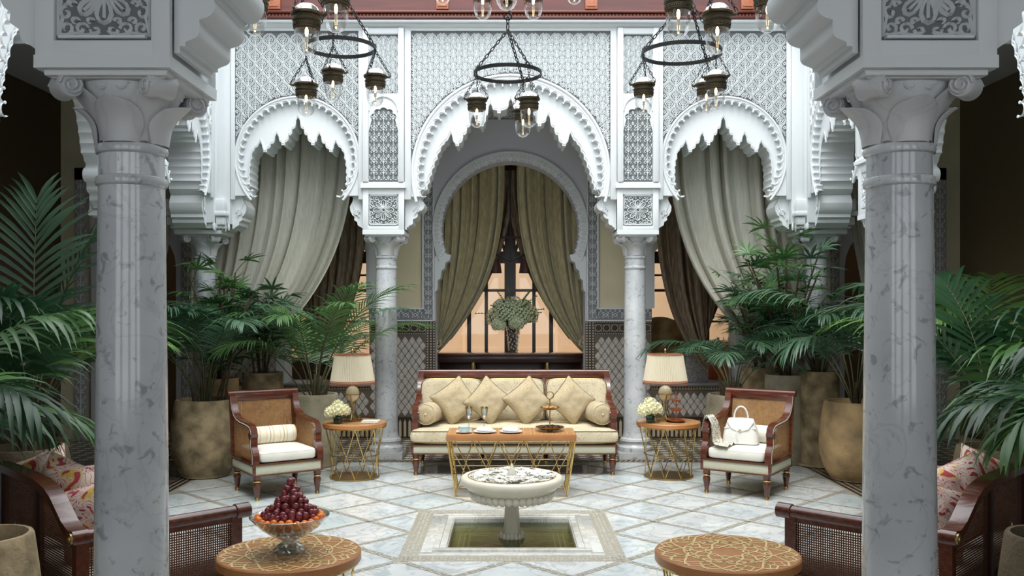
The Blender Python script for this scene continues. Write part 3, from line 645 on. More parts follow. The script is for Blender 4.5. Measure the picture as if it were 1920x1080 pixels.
for sg in (-1, 1):
    a, b = sorted((sg*1.12, sg*1.88)); dado(a, b, .30, 1.40); zell_band(a, b, 1.40, 1.575); zell_band(a, b, .02, .30, comb=True)
    a, b = sorted((sg*1.0, sg*1.12)); zell_post(a, b, .02, 1.575)
    a, b = sorted((sg*1.88, sg*3.4)); dado(a, b, .30, .66); zell_band(a, b, .66, .72); zell_band(a, b, .02, .30, comb=True)
    a, b = sorted((sg*3.02, sg*4.2)); dado(a, b, .72, 1.5)
    m = M(); a, b = sorted((sg*1.86, sg*3.04)); m.bbox(a, b, YB-.06, YB+.6, .72, .75, .006); m.build('window_ledge', slate, BW)
    m = M(); a, b = sorted((sg*3.0, sg*3.12)); m.box(a, b, YB-.03, YB+.36, .75, 3.4)
    a, b = sorted((sg*1.80, sg*1.92)); m.box(a, b, YB-.03, YB+.36, 1.75, 3.4)
    pr = [(sg*1.92, 3.4), (sg*1.92, 2.5), (sg*1.97, 2.55), (sg*1.98, 2.62), (sg*2.02, 2.68), (sg*2.0, 2.78), (sg*2.06, 2.84), (sg*2.08, 2.94), (sg*2.16, 3.0), (sg*2.2, 3.1), (sg*2.3, 3.16), (sg*2.45, 3.3), (sg*2.6, 3.16), (sg*2.7, 3.1), (sg*2.75, 3.0), (sg*2.84, 2.94), (sg*2.88, 2.84), (sg*2.95, 2.78), (sg*3.0, 2.6), (sg*3.0, 3.4)]
    m.prism(pr, YB-.02, YB+.1); m.build('window_reveal', stucco, BW)
    # framed doorway far out in the side gallery
    m = M(); a, b = 4.3, 5.75
    for (x0, x1, z0, z1) in ((5.62, 5.80, 0, 3.62), (4.2, 4.38, 0, 3.62), (4.2, 5.80, 3.45, 3.62)):
        p, q = sorted((sg*x0, sg*x1)); m.bbox(p, q, YB-.05, YB, z0, z1, .008)
    m.build('doorway_frame', mat('frame_ground', (.42,.41,.38), .9), BW)
    m = M()
    for (x0, x1, z0, z1) in ((5.64, 5.78, .3, 3.45), (4.22, 4.36, .3, 3.45), (4.38, 5.62, 3.46, 3.60)):
        p, q = sorted((sg*x0, sg*x1)); lattice(m, MOT_C, .13, .13, p, q, z0, z1, YB-.05, stagger=False, w=.012, h=.014)
    m.build('doorway_carving', stucco_rel, BW, stuff=True)
    m = M(); oz = ogive(sg*5.0, .52, 0, 2.3, 2.85); m.prism([(sg*5.0-.62, 0), (sg*5.0-.62, 3.45), (sg*5.0+.62, 3.45), (sg*5.0+.62, 0)]+oz[::-1], YB+.05, YB+.2)
    m.build('doorway_arch', plaster_grey, BW)
    m = M(); m.box(sg*5.0-.65, sg*5.0+.65, YB+1.1, YB+1.15, 0, 3.5); m.build('corridor_end', dark_wall, BW)
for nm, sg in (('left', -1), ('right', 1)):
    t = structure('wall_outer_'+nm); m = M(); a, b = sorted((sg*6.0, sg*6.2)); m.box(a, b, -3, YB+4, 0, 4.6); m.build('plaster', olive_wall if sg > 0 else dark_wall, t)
t = structure('wall_outer_front'); m = M(); m.box(-6.1, 6.1, -2.4, -2.2, 0, .9); m.box(-6.1, 6.1, -2.4, -2.2, 3.9, 4.6)  # added unseen wall behind the camera, openings sized to set the fill light
for x in (-5.2, -2.6, 0, 2.6, 5.2): m.box(x-.35, x+.35, -2.4, -2.2, .9, 3.9)
m.build('plaster', olive_wall, t)

# ------------------------------------------------------------------ timber window wall behind, render outside
YW = 13.75
t = structure('window_1')
m = M(); m.box(-3.7, 3.7, YW-.02, YW+.06, 0, .95); m.box(-3.7, 3.7, YW, YW+.06, 3.75, 4.6)
m.build('window_apron', mahog_dark, t)
m = M()
for x, w in ((0, .085), (-.62, .03), (.62, .03), (-1.2, .05), (1.2, .05), (-.36, .025), (.36, .025), (-1.75,.06), (1.75,.06), (-2.55,.03), (2.55,.03), (-2.95,.06), (2.95,.06), (-3.5,.08), (3.5,.08)): m.box(x-w, x+w, YW-.06, YW+.06, .95, 3.8)
for z, w in ((.95, .05), (2.02, .02), (2.52, .09), (3.75, .05)): m.box(-3.6, 3.6, YW-.05, YW+.05, z-w, z+w)
for z in (1.55, 2.02, 2.25, 3.05, 3.4):
    for a, b in ((-3.4, -1.8), (1.8, 3.4)): m.box(a, b, YW-.03, YW+.03, z-.015, z+.015)
for cx, hw in ((-.22, .14), (.22, .14), (-.49,.11), (.49,.11), (2.15, .35), (-2.15, .35)):
    for sg in (-1, 1): m.tube([(cx+sg*hw*(1-k/6)**.8, YW-.02, 2.6+.42*(k/6)) for k in range(7)], .022, 6)
m.build('mullions', mahog_dark, t)
for k in range(10):
    x = -3.5+k*.7; m = M(); m.box(x+.02, x+.68, YW-.005, YW+.002, 1.0, 3.7); m.build('pane', pane_glass, t)
t = structure('wall_exterior'); m = M(); m.box(-7, 7, 16.6, 16.8, 0, 3.6); m.build('rendered_wall', orange_wall, t)
m = M(); m.box(-7, 7, 13.8, 17, -.05, 0.0); m.build('yard', orange_wall, t)

# ------------------------------------------------------------------ floor: diagonal marble tiles between mosaic bands
t = structure('floor', (0, CY, 0))
m = M()
for a in ((-6.2, 6.2, -10.2, -3.4), (-6.2, 6.2, 3.4, 6.7), (-6.2, -3.4, -3.4, 3.4), (3.4, 6.2, -3.4, 3.4)): m.box(a[0], a[1], a[2], a[3], -.05, -.003)
m.build('gallery_paving', mat('gallery_paving_m', (.12,.085,.05), .25, c2=(.22,.19,.15), scale=16, lo=.45, hi=.55), t)
m = M()
for a in ((-3.4, 3.4, -3.4, -.56), (-3.4, 3.4, .56, 3.4), (-3.4, -.56, -.56, .56), (.56, 3.4, -.56, .56)): m.box(a[0], a[1], a[2], a[3], -.05, -.004)
m.build('mosaic_bed', mosaic, t)
def clip(poly, nx, ny, d):                                      # keep nx*x+ny*y <= d
    out = []
    for i, p in enumerate(poly):
        q = poly[(i+1) % len(poly)]; a = nx*p[0]+ny*p[1]-d; b = nx*q[0]+ny*q[1]-d
        if a <= 0: out.append(p)
        if (a < 0) != (b < 0) and abs(a-b) > 1e-9: s = a/(a-b); out.append((p[0]+(q[0]-p[0])*s, p[1]+(q[1]-p[1])*s))
    return out
G = .39; HD = G-.042
def tile_mesh(p):
    m = M(); c = (sum(a for a, b in p)/len(p), sum(b for a, b in p)/len(p))
    m.plate(p, -.03, -.002); q = [(c[0]+(a-c[0])*.985, c[1]+(b-c[1])*.985) for a, b in p]
    m = M(); n = len(p); m.add([(a, b, -.03) for a, b in p]+[(a, b, -.001) for a, b in p]+[(a, b, 0) for a, b in q], [tuple(range(2*n, 3*n))]+[(k, (k+1) % n, (k+1) % n+n, k+n) for k in range(n)]+[(k+n, (k+1) % n+n, (k+1) % n+2*n, k+2*n) for k in range(n)])
    return m
full = [tile_mesh([(HD,0),(0,HD),(-HD,0),(0,-HD)]).mesh('marble_tile', k, 0) for k in tile_marble]
for i in range(-9, 10):
    for j in range(-9, 10):
        if (i+j) % 2 == 0: continue
        cx, cy = i*G, j*G; mt_i = random.choice((0, 0, 1, 2))
        p = [(cx+HD, cy), (cx, cy+HD), (cx-HD, cy), (cx, cy-HD)]; q = p
        for nx, ny in ((1,0),(-1,0),(0,1),(0,-1)): q = clip(q, nx, ny, 3.22)
        if len(q) < 3: continue
        if max(abs(cx), abs(cy)) < .79:
            if max(abs(cx), abs(cy)) < .77: continue
            if abs(abs(cx)-.78) < .01: q = clip(q, -math.copysign(1, cx), 0, -.80)
            else: q = clip(q, 0, -math.copysign(1, cy), -.80)
            if len(q) < 3: continue
        if q == p: link('marble_tile', full[mt_i], t, loc=(cx, cy, 0))
        else:
            ar = abs(sum(q[k][0]*q[(k+1) % len(q)][1]-q[(k+1) % len(q)][0]*q[k][1] for k in range(len(q))))/2
            if ar < .004: continue
            tile_mesh(q).build('marble_tile', tile_marble[mt_i], t, 0)
m = M()                                                         # tesserae of the bands
def band(p0, p1, wid=.05):
    p0, p1 = Vector(p0), Vector(p1); d = (p1-p0); L = d.length; d.normalize(); nn = Vector((-d.y, d.x)); n = int(L/.046)
    for k in range(n):
        c = p0+d*(k+.5)*L/n
        for off, hw, hl in ((wid*.26, .007, .016), (-wid*.26, .007, .016)):
            cc = c+nn*off+d*(0.011 if off > 0 else 0)
            s_ = d*hl; w_ = nn*hw; sk = nn*(.006 if (k % 2) else -.006)
            q = [cc-s_-w_-sk, cc+s_-w_+sk, cc+s_+w_+sk, cc-s_+w_-sk]
            if max(abs(cc.x), abs(cc.y)) < .82: continue
            m.add([(v.x, v.y, -.001) for v in q], [(0,1,2,3)])
H = 3.22
for k in range(-8, 9):
    c = k*2*G
    lo, hi = max(-H, c-H), min(H, c+H)
    if hi > lo:
        band((lo, c-lo), (hi, c-hi)); band((lo, lo-c), (hi, hi-c))
m.build('mosaic_tesserae', tessera, t, 0, stuff=True)
m = M(); mk = M(); ml = M()                                     # dark border of the court
for (a, b, c, d) in ((-3.4,3.4,3.26,3.4), (-3.4,3.4,-3.4,-3.26), (-3.4,-3.26,-3.26,3.26), (3.26,3.4,-3.26,3.26)): m.box(a, b, c, d, -.02, -.001)
m.build('border_band', dado_dark, t)
for k in range(112):
    s = -3.36+k*.06
    for e in (3.33, -3.33):
        for u, v in ((s, e), (e, s)):
            for z, (du, dv) in enumerate(((-.012, -.03), (.012, .03))):
                if (u, v) == (s, e): x, y = u+du, v+dv
                else: x, y = u+dv, v+du
                mk.add([(x-.013, y-.02, 0), (x+.013, y-.02, 0), (x+.013, y+.02, 0), (x-.013, y+.02, 0)], [(0,1,2,3)])
mk.build('border_tesserae', dado_line, t, 0, stuff=True)
gm = M()                                                        # star paving of the galleries
for i in range(-34, 35):
    for j in range(18, 32):
        x, y = i*.17, j*.17+.34
        if abs(x) < 6:
            for r in (.07, .035):
                pts = [(x+r*(1 if q % 2 else .6)*cos(q*PI/8), y+r*(1 if q % 2 else .6)*sin(q*PI/8)) for q in range(16)]
                gm.add([(a, b, -.001+(.0004 if r < .05 else 0)) for a, b in pts], [tuple(range(16))]) if r > .05 else None
gm.build('star_paving', tessera, t, 0, stuff=True)

# sunken pool
t = structure('trim_pool', (0, CY, 0))
def ring(r0, r1, z0, z1, nm, m_, stuff=False):
    for a in ((-r1, r1, r0, r1), (-r1, r1, -r1, -r0), (-r1, -r0, -r0, r0), (r0, r1, -r0, r0)):
        m = M(); m.bbox(a[0], a[1], a[2], a[3], z0, z1, .003); m.build(nm, m_, t)
ring(.66, .79, -.03, -.0005, 'mosaic_strip', mosaic); ring(.575, .66, -.03, .004, 'marble_strip', pool_marble); ring(.53, .575, -.03, .022, 'kerb_moulding', pool_marble); ring(.48, .53, -.2, .012, 'marble_kerb', pool_marble)
m = M()
for k in range(52):
    s = -.78+k*.03
    for e in (-1, 1):
        for off in (.695, .725, .755):
            for ax in (0, 1):
                x, y = (s+.015, e*off) if ax == 0 else (e*off, s+.015)
                w_, h_ = (.011, .010) if ax == 0 else (.010, .011)
                m.add([(x-w_, y-h_, .0008), (x+w_, y-h_, .0008), (x+w_, y+h_, .0008), (x-w_, y+h_, .0008)], [(0,1,2,3)])
m.build('mosaic_pieces', tessera, t, 0, stuff=True)
m = M()
for k in range(40):
    s = -.525+k*.0265
    for e in (-1, 1):
        for ax in (0, 1):
            a, b = s, s+.018
            if ax == 0: m.box(a, b, e*.478-.006, e*.478+.006, -.045, .0)
            else: m.box(e*.478-.006, e*.478+.006, a, b, -.045, .0)
m.build('kerb_notches', pool_marble, t, stuff=True)
m = M(); m.box(-.5, .5, -.5, .5, -.2, -.11); m.build('pool_bottom', green_pool, t)
m = M()
for e in (.34, .38, .42):
    for q in (-e, e): m.box(q-.005, q+.005, -.42, .42, -.11, -.108); m.box(-.42, .42, q-.005, q+.005, -.11, -.108)
m.build('bottom_lines', mosaic, t)
wm = bpy.data.materials.new('pool_water'); wm.use_nodes = True; nt = wm.node_tree; N = nt.nodes; L = nt.links; N.remove(N['Principled BSDF'])
tr = N.new('ShaderNodeBsdfTransparent'); tr.inputs[0].default_value = (.60,.66,.46,1); gl = N.new('ShaderNodeBsdfGlossy'); gl.inputs['Roughness'].default_value = .04
nz = N.new('ShaderNodeTexNoise'); nz.inputs['Scale'].default_value = 22; nz.inputs['Detail'].default_value = 3; bp = N.new('ShaderNodeBump'); bp.inputs['Strength'].default_value = .12; bp.inputs['Distance'].default_value = .02
tc = N.new('ShaderNodeTexCoord'); L.new(tc.outputs['Object'], nz.inputs['Vector']); L.new(nz.outputs[0], bp.inputs['Height']); L.new(bp.outputs[0], gl.inputs['Normal'])
fr = N.new('ShaderNodeFresnel'); fr.inputs[0].default_value = 1.33; L.new(bp.outputs[0], fr.inputs['Normal']); mx = N.new('ShaderNodeMixShader'); L.new(fr.outputs[0], mx.inputs[0]); L.new(tr.outputs[0], mx.inputs[1]); L.new(gl.outputs[0], mx.inputs[2]); L.new(mx.outputs[0], N['Material Output'].inputs[0])
m = M(); m.grid(lambda u, v: (-.478+.956*u, -.478+.956*v, -.032), 2, 2); ws = m.build('water_surface', wm, t, 0)
if ws.data.polygons[0].normal.z < 0: ws.data.flip_normals()

# ------------------------------------------------------------------ curtains
def curtain(name, label, mt, Y, xt0, xt1, zt, gx, gz0, gz1, p=1.5, folds=9, amp=.05, cat='curtain', hang=0, group=None, nu=130, gw=.0, ph=0):
    """cloth hung from a rail between xt0..xt1 at height zt and drawn aside to the tie at gx, gz0..gz1"""
    t = thing(name, label, cat, ((xt0+xt1)/2, Y, 0), 0, group)
    o = Vector(((xt0+xt1)/2, Y, 0))
    def fn(u, v):
        xt = xt0+(xt1-xt0)*u; zb = gz0+(gz1-gz0)*u; xg = gx+gw*u
        x = xg+(xt-xg)*(1-v**p); z = zt+(zb-zt)*v-.10*sin(PI*v)*u*0
        a = u*folds*2*PI+ph+.7*sin(u*5+ph); q = amp*(.55+.45*sin(u*23+ph))*(1-.55*v)
        y = q*(1.6-3.2*abs(sin(a/2))**.6+.3*sin(2.3*a+1+v*2))
        return Vector((x+q*.6*cos(a)*(1-v*.5), y, z+q*.25*cos(a)*v))-Vector((o.x, 0, 0))
    m = M(); m.grid(fn, nu, 40); c = m.build('drape', mt, t, 80)
    m = M(); s = 1 if gx > (xt0+xt1)/2 else -1
    m.tube([(gx-o.x-s*.04, -.07, (gz0+gz1)/2+.05), (gx-o.x-s*.05, -.09, (gz0+gz1)/2-.02), (gx-o.x+s*.02, -.06, (gz0+gz1)/2-.07)], .022, 8); m.build('tie_band', mt, t)
    if hang:
        m = M()
        def fh(u, v):
            a = u*folds*2*PI+ph; return Vector((gx-o.x-s*(.0+.30*u*(.6+.4*v)), .04*sin(a)*(.5+v), gz0-.02-(gz0-hang)*v))
        m.grid(fh, 60, 12); m.build('lower_drape', mt, t, 80)
    return t
for sg, nm in ((-1, 'left'), (1, 'right')):
    curtain('olive_curtain', 'olive green curtain swept to the %s jamb of the great arch' % nm, olive_cloth, YB+.42, sg*1.05, sg*.085, 3.80, sg*1.0, 1.40, 1.13, 2.9, 8, .085, ph=.4*sg)
    curtain('lining_curtain', 'dim inner curtain behind the %s olive curtain of the great arch' % nm, brown_cloth, YB+.75, sg*.9, sg*-.06, 3.7, sg*.84, 1.55, 1.30, 2.1, 7, .04, ph=1.1*sg)
    curtain('ivory_curtain', 'ivory curtain drawn aside behind the %s scalloped arch' % nm, cream_cloth, 11.22, sg*1.93, sg*3.95, 4.3, sg*3.95, .60, 1.15, 3.1, 12, .075, ph=.9*sg, hang=.05)
    curtain('brown_curtain', 'dark bronze silk curtain at the %s window beside the ivory one' % nm, brown_cloth, 11.80, sg*1.86, sg*2.95, 4.54, sg*2.55, .90, 1.45, 4.5, 9, .06, ph=.3*sg)
    curtain('ivory_curtain', 'narrow ivory curtain hanging beyond the %s corner of the court' % nm, cream_cloth, 11.0, sg*3.95, sg*4.35, 4.2, sg*4.6, .45, .2, 1.4, 5, .05, ph=.2)

# ------------------------------------------------------------------ room behind: table, vase of flowers, wall lamp
YT = 12.9
t = thing('console_table', 'long dark red console table under the window in the great arch', 'table', (0, YT, 0))
zt = Z(661, YT)
m = M(); m.bbox(-1.12, 1.12, -.22, .24, zt-.035, zt, .006); m.build('table_top', mahog, t)
m = M(); m.bbox(-1.08, 1.08, -.19, .2, zt-.13, zt-.035, .004); m.build('apron', mahog_dark, t)
for x in (-1.02, -.52, .52, 1.02):
    m = M(); m.lathe([(.02,0),(.03,.05),(.02,.1),(.035,.6),(.022,.75),(.045,zt-.2),(.03,zt-.13)], 12, (x, -.15, 0)); m.build('leg', brass_dark if abs(x) < 1 else mahog_dark, t)
m = M(); m.bbox(-1.1, 1.1, .1, .2, .2, zt-.12, .004); m.build('back_panel', mahog_dark, t)
def blossom_ball(m, c, r, n, ps, seed=1):
    rr = random.Random(seed)
    for k in range(n):
        ph = math.acos(1-2*(k+.5)/n); th = k*2.39996; d = Vector((sin(ph)*cos(th), sin(ph)*sin(th), cos(ph)))
        if d.z < -.7: continue
        p = Vector(c)+d*r*(.92+.16*rr.random()); a = d.orthogonal().normalized(); b = d.cross(a)
        q0 = rr.random()*6
        for j in range(4):
            an = q0+j*PI/2; e = (a*cos(an)+b*sin(an)+d*.35).normalized(); f = a*cos(an+PI/2)+b*sin(an+PI/2)
            m.add([p, p+e*ps*.6+f*ps*.35+d*ps*.15, p+e*ps+d*ps*.2, p+e*ps*.6-f*ps*.35+d*ps*.15], [(0,1,2,3)])
t = thing('vase', 'cut glass vase holding the big bouquet on the dark console table', 'vase', (X(962, YT), YT-.05, zt))
m = M(); m.lathe([(.062,0),(.07,.03),(.066,.06),(.075,.2),(.10,.36),(.105,.38),(.095,.38),(.066,.2),(.05,.03)], 14); m.build('vase_body', glass_cut, t, 0)
m = M()
for k in range(60): 
    a = k*2.4; z = .04+.32*(k/60); r = .068+.03*(k/60); m.supere((r*cos(a), r*sin(a), z), (.012,.012,.016), 1, 1, 6, 4)
m.build('cut_facets', glass_cut, t, 30)
t = thing('bouquet', 'green and white hydrangea bouquet in front of the window', 'flowers', (X(962, YT), YT-.05, zt+.36))
for k, (x, y, z, r) in enumerate(((-.24,-.02,.14,.13),(-.10,-.10,.20,.14),(.09,-.1,.15,.14),(.22,0,.17,.13),(.0,.05,.30,.13),(-.17,.06,.28,.11),(.15,.06,.29,.10),(.05,-.14,.07,.10),(-.20,-.1,.04,.09))):
    m = M(); blossom_ball(m, (x, y, z), r, 130, .029, k); h_ = m.build('hydrangea_head', hyd_m if k % 3 else cream_petal, t, 0); M().supere((x,y,z),(r*.84,r*.84,r*.84),1,1,12,8).build('green_heart', leafs[3], h_)
m = M(); rr = random.Random(4)
for k in range(26):
    a = rr.random()*6.3; e = .15+rr.random()*1.1; L_ = .32+.25*rr.random(); pts = [Vector((cos(a)*cos(e)*L_*s, sin(a)*cos(e)*L_*s*.6, sin(e)*L_*s+.05+.06*sin(s*PI))) for s in (0,.3,.6,.85,1)]
    m.tube(pts, [.004,.004,.003,.003,.002], 4)
    for s in range(6):
        p = pts[2].lerp(pts[4], s/5); m.supere((p.x, p.y, p.z+.01), (.014,.014,.010), 1, 1, 6, 4)
m.build('green_sprays', leafs[3], t)
t = thing('wall_lamp', 'dark two armed lamp with small red brown shades before the window', 'lamp', (X(957, 12.75), 12.75, 0))
m = M(); m.tube([(0,0,Z(490,12.75)),(0,0,4.4)], .008, 6); m.tube([(-.33,0,Z(445,12.75)),(.33,0,Z(445,12.75))], .012, 6); m.tube([(-.2,0,Z(490,12.75)+.1),(0,0,Z(490,12.75)),(.2,0,Z(490,12.75)+.1)], .012, 6)
m.build('lamp_arm', iron, t)
for sx in (-.2, .2):
    m = M(); z = Z(512, 12.75); m.lathe([(.10,z),(.075,z+.19)], 16, (sx*1.1, 0, 0), caps=False); m.build('lamp_shade', mat('shade_brown', (.07,.018,.012), .6), t)

# objects at the right hand window
t = thing('bergere_chair', 'gilded barrel back chair seen over the right ledge', 'chair', (2.15, 12.75, 0))
m = M()
def fb(u, v, k=0):
    a = PI*(u*1.15-.075); r = .36-k; h = .55+.62*sin(PI*u)**.6*0.9; return Vector((r*cos(a), r*sin(a)*.8, .5+(h)*v))
m.grid(lambda u, v: fb(u, v), 24, 8); m.grid(lambda u, v: fb(u, v, .03), 24, 8)
m.tube([fb(k/24, 1, .015) for k in range(25)], .022, 8); m.build('backrest', mat('gilt_leather', (.30,.22,.09), .45, .3, c2=(.18,.12,.05), scale=8), t)
m = M(); m.supere((0, 0, .48), (.33,.28,.08), .5, .5); m.build('seat', gold_cloth, t)
for a in range(4): 
    m = M(); m.lathe([(.018,0),(.03,.4)], 8, (.24*(1 if a % 2 else -1), .2*(1 if a > 1 else -1), 0)); m.build('leg', mahog, t)
for sg, lab in ((1, 'grey stone lantern with a slate roof on the right window ledge'), (-1, 'grey stone lantern hidden among palms on the left window ledge')):
    if sg < 0: continue
    t = thing('stone_lantern', lab, 'lantern', (X(1303, 12.3), 12.3, .75)); 
    m = M(); m.bbox(-.15, .15, -.15, .15, 0, .40, .01); m.bbox(-.17,.17,-.17,.17,.36,.42,.008); m.build('pedestal', stone_speck, t)
    m = M()
    for x in (-.13, .13):
        for y in (-.13, .13): m.bbox(x-.02, x+.02, y-.02, y+.02, .42, .86, .004)
    m.bbox(-.06, .06, -.02, .02, .42, .86, .004); m.build('posts', bronze, t)
    m = M(); m.lathe([(.30,.86),(.31,.90),(.20,1.0),(.12,1.05),(.11,1.09)], 4, mt=Matrix.Rotation(PI/4, 4, 'Z')); m.build('roof', slate, t, 0)
t = thing('terracotta_jar', 'tall glossy terracotta cylinder behind the right ledge', 'pot', (X(1349, 12.85), 12.85, 0))
m = M(); m.lathe([(.15,0),(.16,.05),(.16,1.25),(.15,1.27),(.13,1.27),(.13,.6)], 24); m.build('jar_body', terracotta, t)
t = thing('wire_basket', 'round pale wire basket chair behind the right palms', 'chair', (X(1385, 12.6), 12.6, 0))
m = M()
for k in range(9):
    a = -PI*.95*k/8; m.tube([(.30*cos(a)*cos(b), -.1+.2*sin(b), 1.35+.35*sin(a)*cos(b*.6)) for b in [(-1+2*j/8)*1.2 for j in range(9)]], .007, 4)
for j in range(5):
    s = .2+.2*j; m.tube([(.30*cos(a)*s, -.2+.1*s, 1.35+.35*sin(a)*s) for a in [-PI*k/16 for k in range(17)]], .007, 4)
m.tube([(.31*cos(a), -.1, 1.35+.36*sin(a)) for a in [-PI*k/20 for k in range(21)]], .018, 6)
m.build('basket_seat', white_cloth, t)
m = M()
for a in range(3): m.tube([(.1*cos(a*2.1), .1*sin(a*2.1), .0), (0, 0, 1.05)], .012, 5)
m.build('leg_frame', iron, t)

# ------------------------------------------------------------------ seating
def turned_leg(parent, x, y, h, s=1):
    o = M().lathe([(.017*s,.028),(.022*s,.06),(.030*s,.5*h),(.034*s,.62*h),(.030*s,.70*h),(.022*s,.73*h),(.024*s,.83*h),(.032*s,.86*h),(.034*s,h)], 16, (x, y, 0)).build('leg', mahog, parent)
    M().lathe([(.020*s,0),(.021*s,.028),(.019*s,.032)], 14, (x, y, 0)).build('ferrule', brass, o)
    M().lathe([(.026*s,.74*h),(.033*s,.76*h),(.034*s,.80*h),(.026*s,.83*h)], 14, (x, y, 0)).build('collar', brass, o)
def weave(m, fx, fy, sx0, sx1, low, top, pitch, w, th=.002):
    """lattice of flat strands in the (s,z) plane; fx(s,z,d) gives the point; low/top(s) bound it"""
    n = int((sx1-sx0)/pitch)
    def strand(a, b, horiz):
        (s0, z0), (s1, z1) = a, b
        q = []
        for d in (-th, th):
            if horiz: q += [fx(s0, z0-w/2, d), fx(s1, z1-w/2, d), fx(s1, z1+w/2, d), fx(s0, z0+w/2, d)]
            else: q += [fx(s0-w/2, z0, d), fx(s0+w/2, z0, d), fx(s1+w/2, z1, d), fx(s1-w/2, z1, d)]
        m.add(q, [(0,1,2,3),(4,7,6,5),(0,4,5,1),(2,6,7,3)])
    for k in range(n+1):
        s = sx0+(k+.5)*(sx1-sx0)/(n+1)
        if top(s) > low(s)+.01: strand((s, low(s)), (s, top(s)), False)
    zmin = min(low(sx0+(sx1-sx0)*k/20) for k in range(21)); zmax = max(top(sx0+(sx1-sx0)*k/20) for k in range(21))
    for k in range(int((zmax-zmin)/pitch)):
        z = zmin+(k+.5)*pitch; run = None
        for j in range(61):
            s = sx0+(sx1-sx0)*j/60; ok = low(s) <= z <= top(s)
            if ok and run is None: run = s
            if (not ok or j == 60) and run is not None:
                if s-run > .02: strand((run, z), (s, z), True)
                run = None
def interp(pts):
    p = sorted(pts)
    def f(x):
        if x <= p[0][0]: return p[0][1]
        for a, b in zip(p, p[1:]):
            if x <= b[0]: return a[1]+(b[1]-a[1])*(x-a[0])/(b[0]-a[0]+1e-9)
        return p[-1][1]
    return f
ARM = [(.33,.90),(.315,.84),(.29,.78),(.24,.73),(.17,.70),(.08,.685),(-.02,.68),(-.12,.675),(-.19,.665),(-.235,.64),(-.25,.60),(-.235,.565),(-.21,.56),(-.20,.575)]
POST = [(-.225,.60),(-.24,.55),(-.235,.50),(-.245,.47),(-.275,.44),(-.285,.39),(-.285,.335)]
def flatbar(m, pts, x0, x1, w):                                 # bar following (y,z) points, x0..x1 wide, w deep
    n = len(pts); vs = []
    for i, (a, b) in enumerate(pts):
        p, q = pts[max(0, i-1)], pts[min(n-1, i+1)]; dy, dz = q[0]-p[0], q[1]-p[1]; l = math.hypot(dy, dz) or 1; ny, nz = -dz/l*w/2, dy/l*w/2
        vs += [(x0, a-ny, b-nz), (x1, a-ny, b-nz), (x1, a+ny, b+nz), (x0, a+ny, b+nz)]
    fs = [(0,1,2,3), tuple(4*(n-1)+k for k in (3,2,1,0))]
    for i in range(n-1): fs += [(4*i+k, 4*i+(k+1) % 4, 4*i+4+(k+1) % 4, 4*i+4+k) for k in range(4)]
    m.add(vs, fs)
def arm(t, sg, w, cane_m=cane, pitch=.0135):
    x0, x1 = sg*(w/2-.055), sg*w/2; x0, x1 = sorted((x0, x1))
    m = M(); flatbar(m, ARM, x0, x1, .034); flatbar(m, POST, x0, x1, .045); m.lathe([(.0,-.034),(.030,-.034),(.034,-.028),(.034,.028),(.030,.034),(0,.034)], 16, mt=Matrix.Translation(((x0+x1)/2, -.225, .588)) @ Matrix.Rotation(PI/2, 4, 'Y'), caps=False)
    m.bbox(x0+.008, x1-.008, -.28, .30, .335, .365, .004); a = m.build('arm', mahog, t)
    m = M(); xs = sg*(w/2+.001)
    for p in (ARM, POST):
        pp = [(y, z) for y, z in p]; flatbar(m, pp, min(xs, xs-sg*.004), max(xs, xs-sg*.004)+.0005, .011)
    m.build('cream_inlay', white_cloth, a)
    m = M(); top = interp([(y, z) for y, z in ARM[:10]]); xc = sg*(w/2-.028)
    weave(m, lambda s, z, d: (xc+d, s, z), None, -.20, .30, lambda s: .36+max(0, (-.16-s))*1.5, lambda s: top(s)-.012, pitch, .0055); m.build('cane_panel', cane_m, a, 0, stuff=True)
def cane_back(t, w, z0, z1, y0, y1, pitch=.0135, cane_m=cane, splits=1, rail=.032):
    m = M(); yy = lambda z: y0+(y1-y0)*(z-z0)/(z1-z0)
    posts = [M(), M()]
    for sg, m in ((-1, posts[0]), (1, posts[1])): flatbar(m, [(yy(z0), z0), (yy((z0+z1)/2)-.004, (z0+z1)/2), (yy(z1), z1)], min(sg*w/2, sg*(w/2-.05)), max(sg*w/2, sg*(w/2-.05)), .04)
    f = [m.build('back_post', mahog, t) for m in posts][0]
    m = M(); m.tube([(-w/2-.012, y1+.012, z1-.005), (w/2+.012, y1+.012, z1-.005)], rail, 14); m.bbox(-w/2+.04, w/2-.04, y1-.02, y1+.02, z1-.075, z1-.01, .006)
    m.build('top_rail', mahog, t); m = M(); m.bbox(-w/2+.04, w/2-.04, y0-.018, y0+.018, z0, z0+.04, .004); m.build('bottom_rail', mahog, t)
    for k in range(splits):
        a = -w/2+.05+(w-.1)*k/splits; b = -w/2+.05+(w-.1)*(k+1)/splits
        m = M(); weave(m, lambda s, z, d: (s, yy(z)+d, z), None, a+.005, b-.005, lambda s: z0+.04, lambda s: z1-.07, pitch, .0055); m.build('cane_panel', cane_m, f, 0, stuff=True)
        if k: m = M(); flatbar(m, [(yy(z0), z0), (yy(z1), z1-.03)], a-.015, a+.015, .03); m.build('back_post', mahog, f)
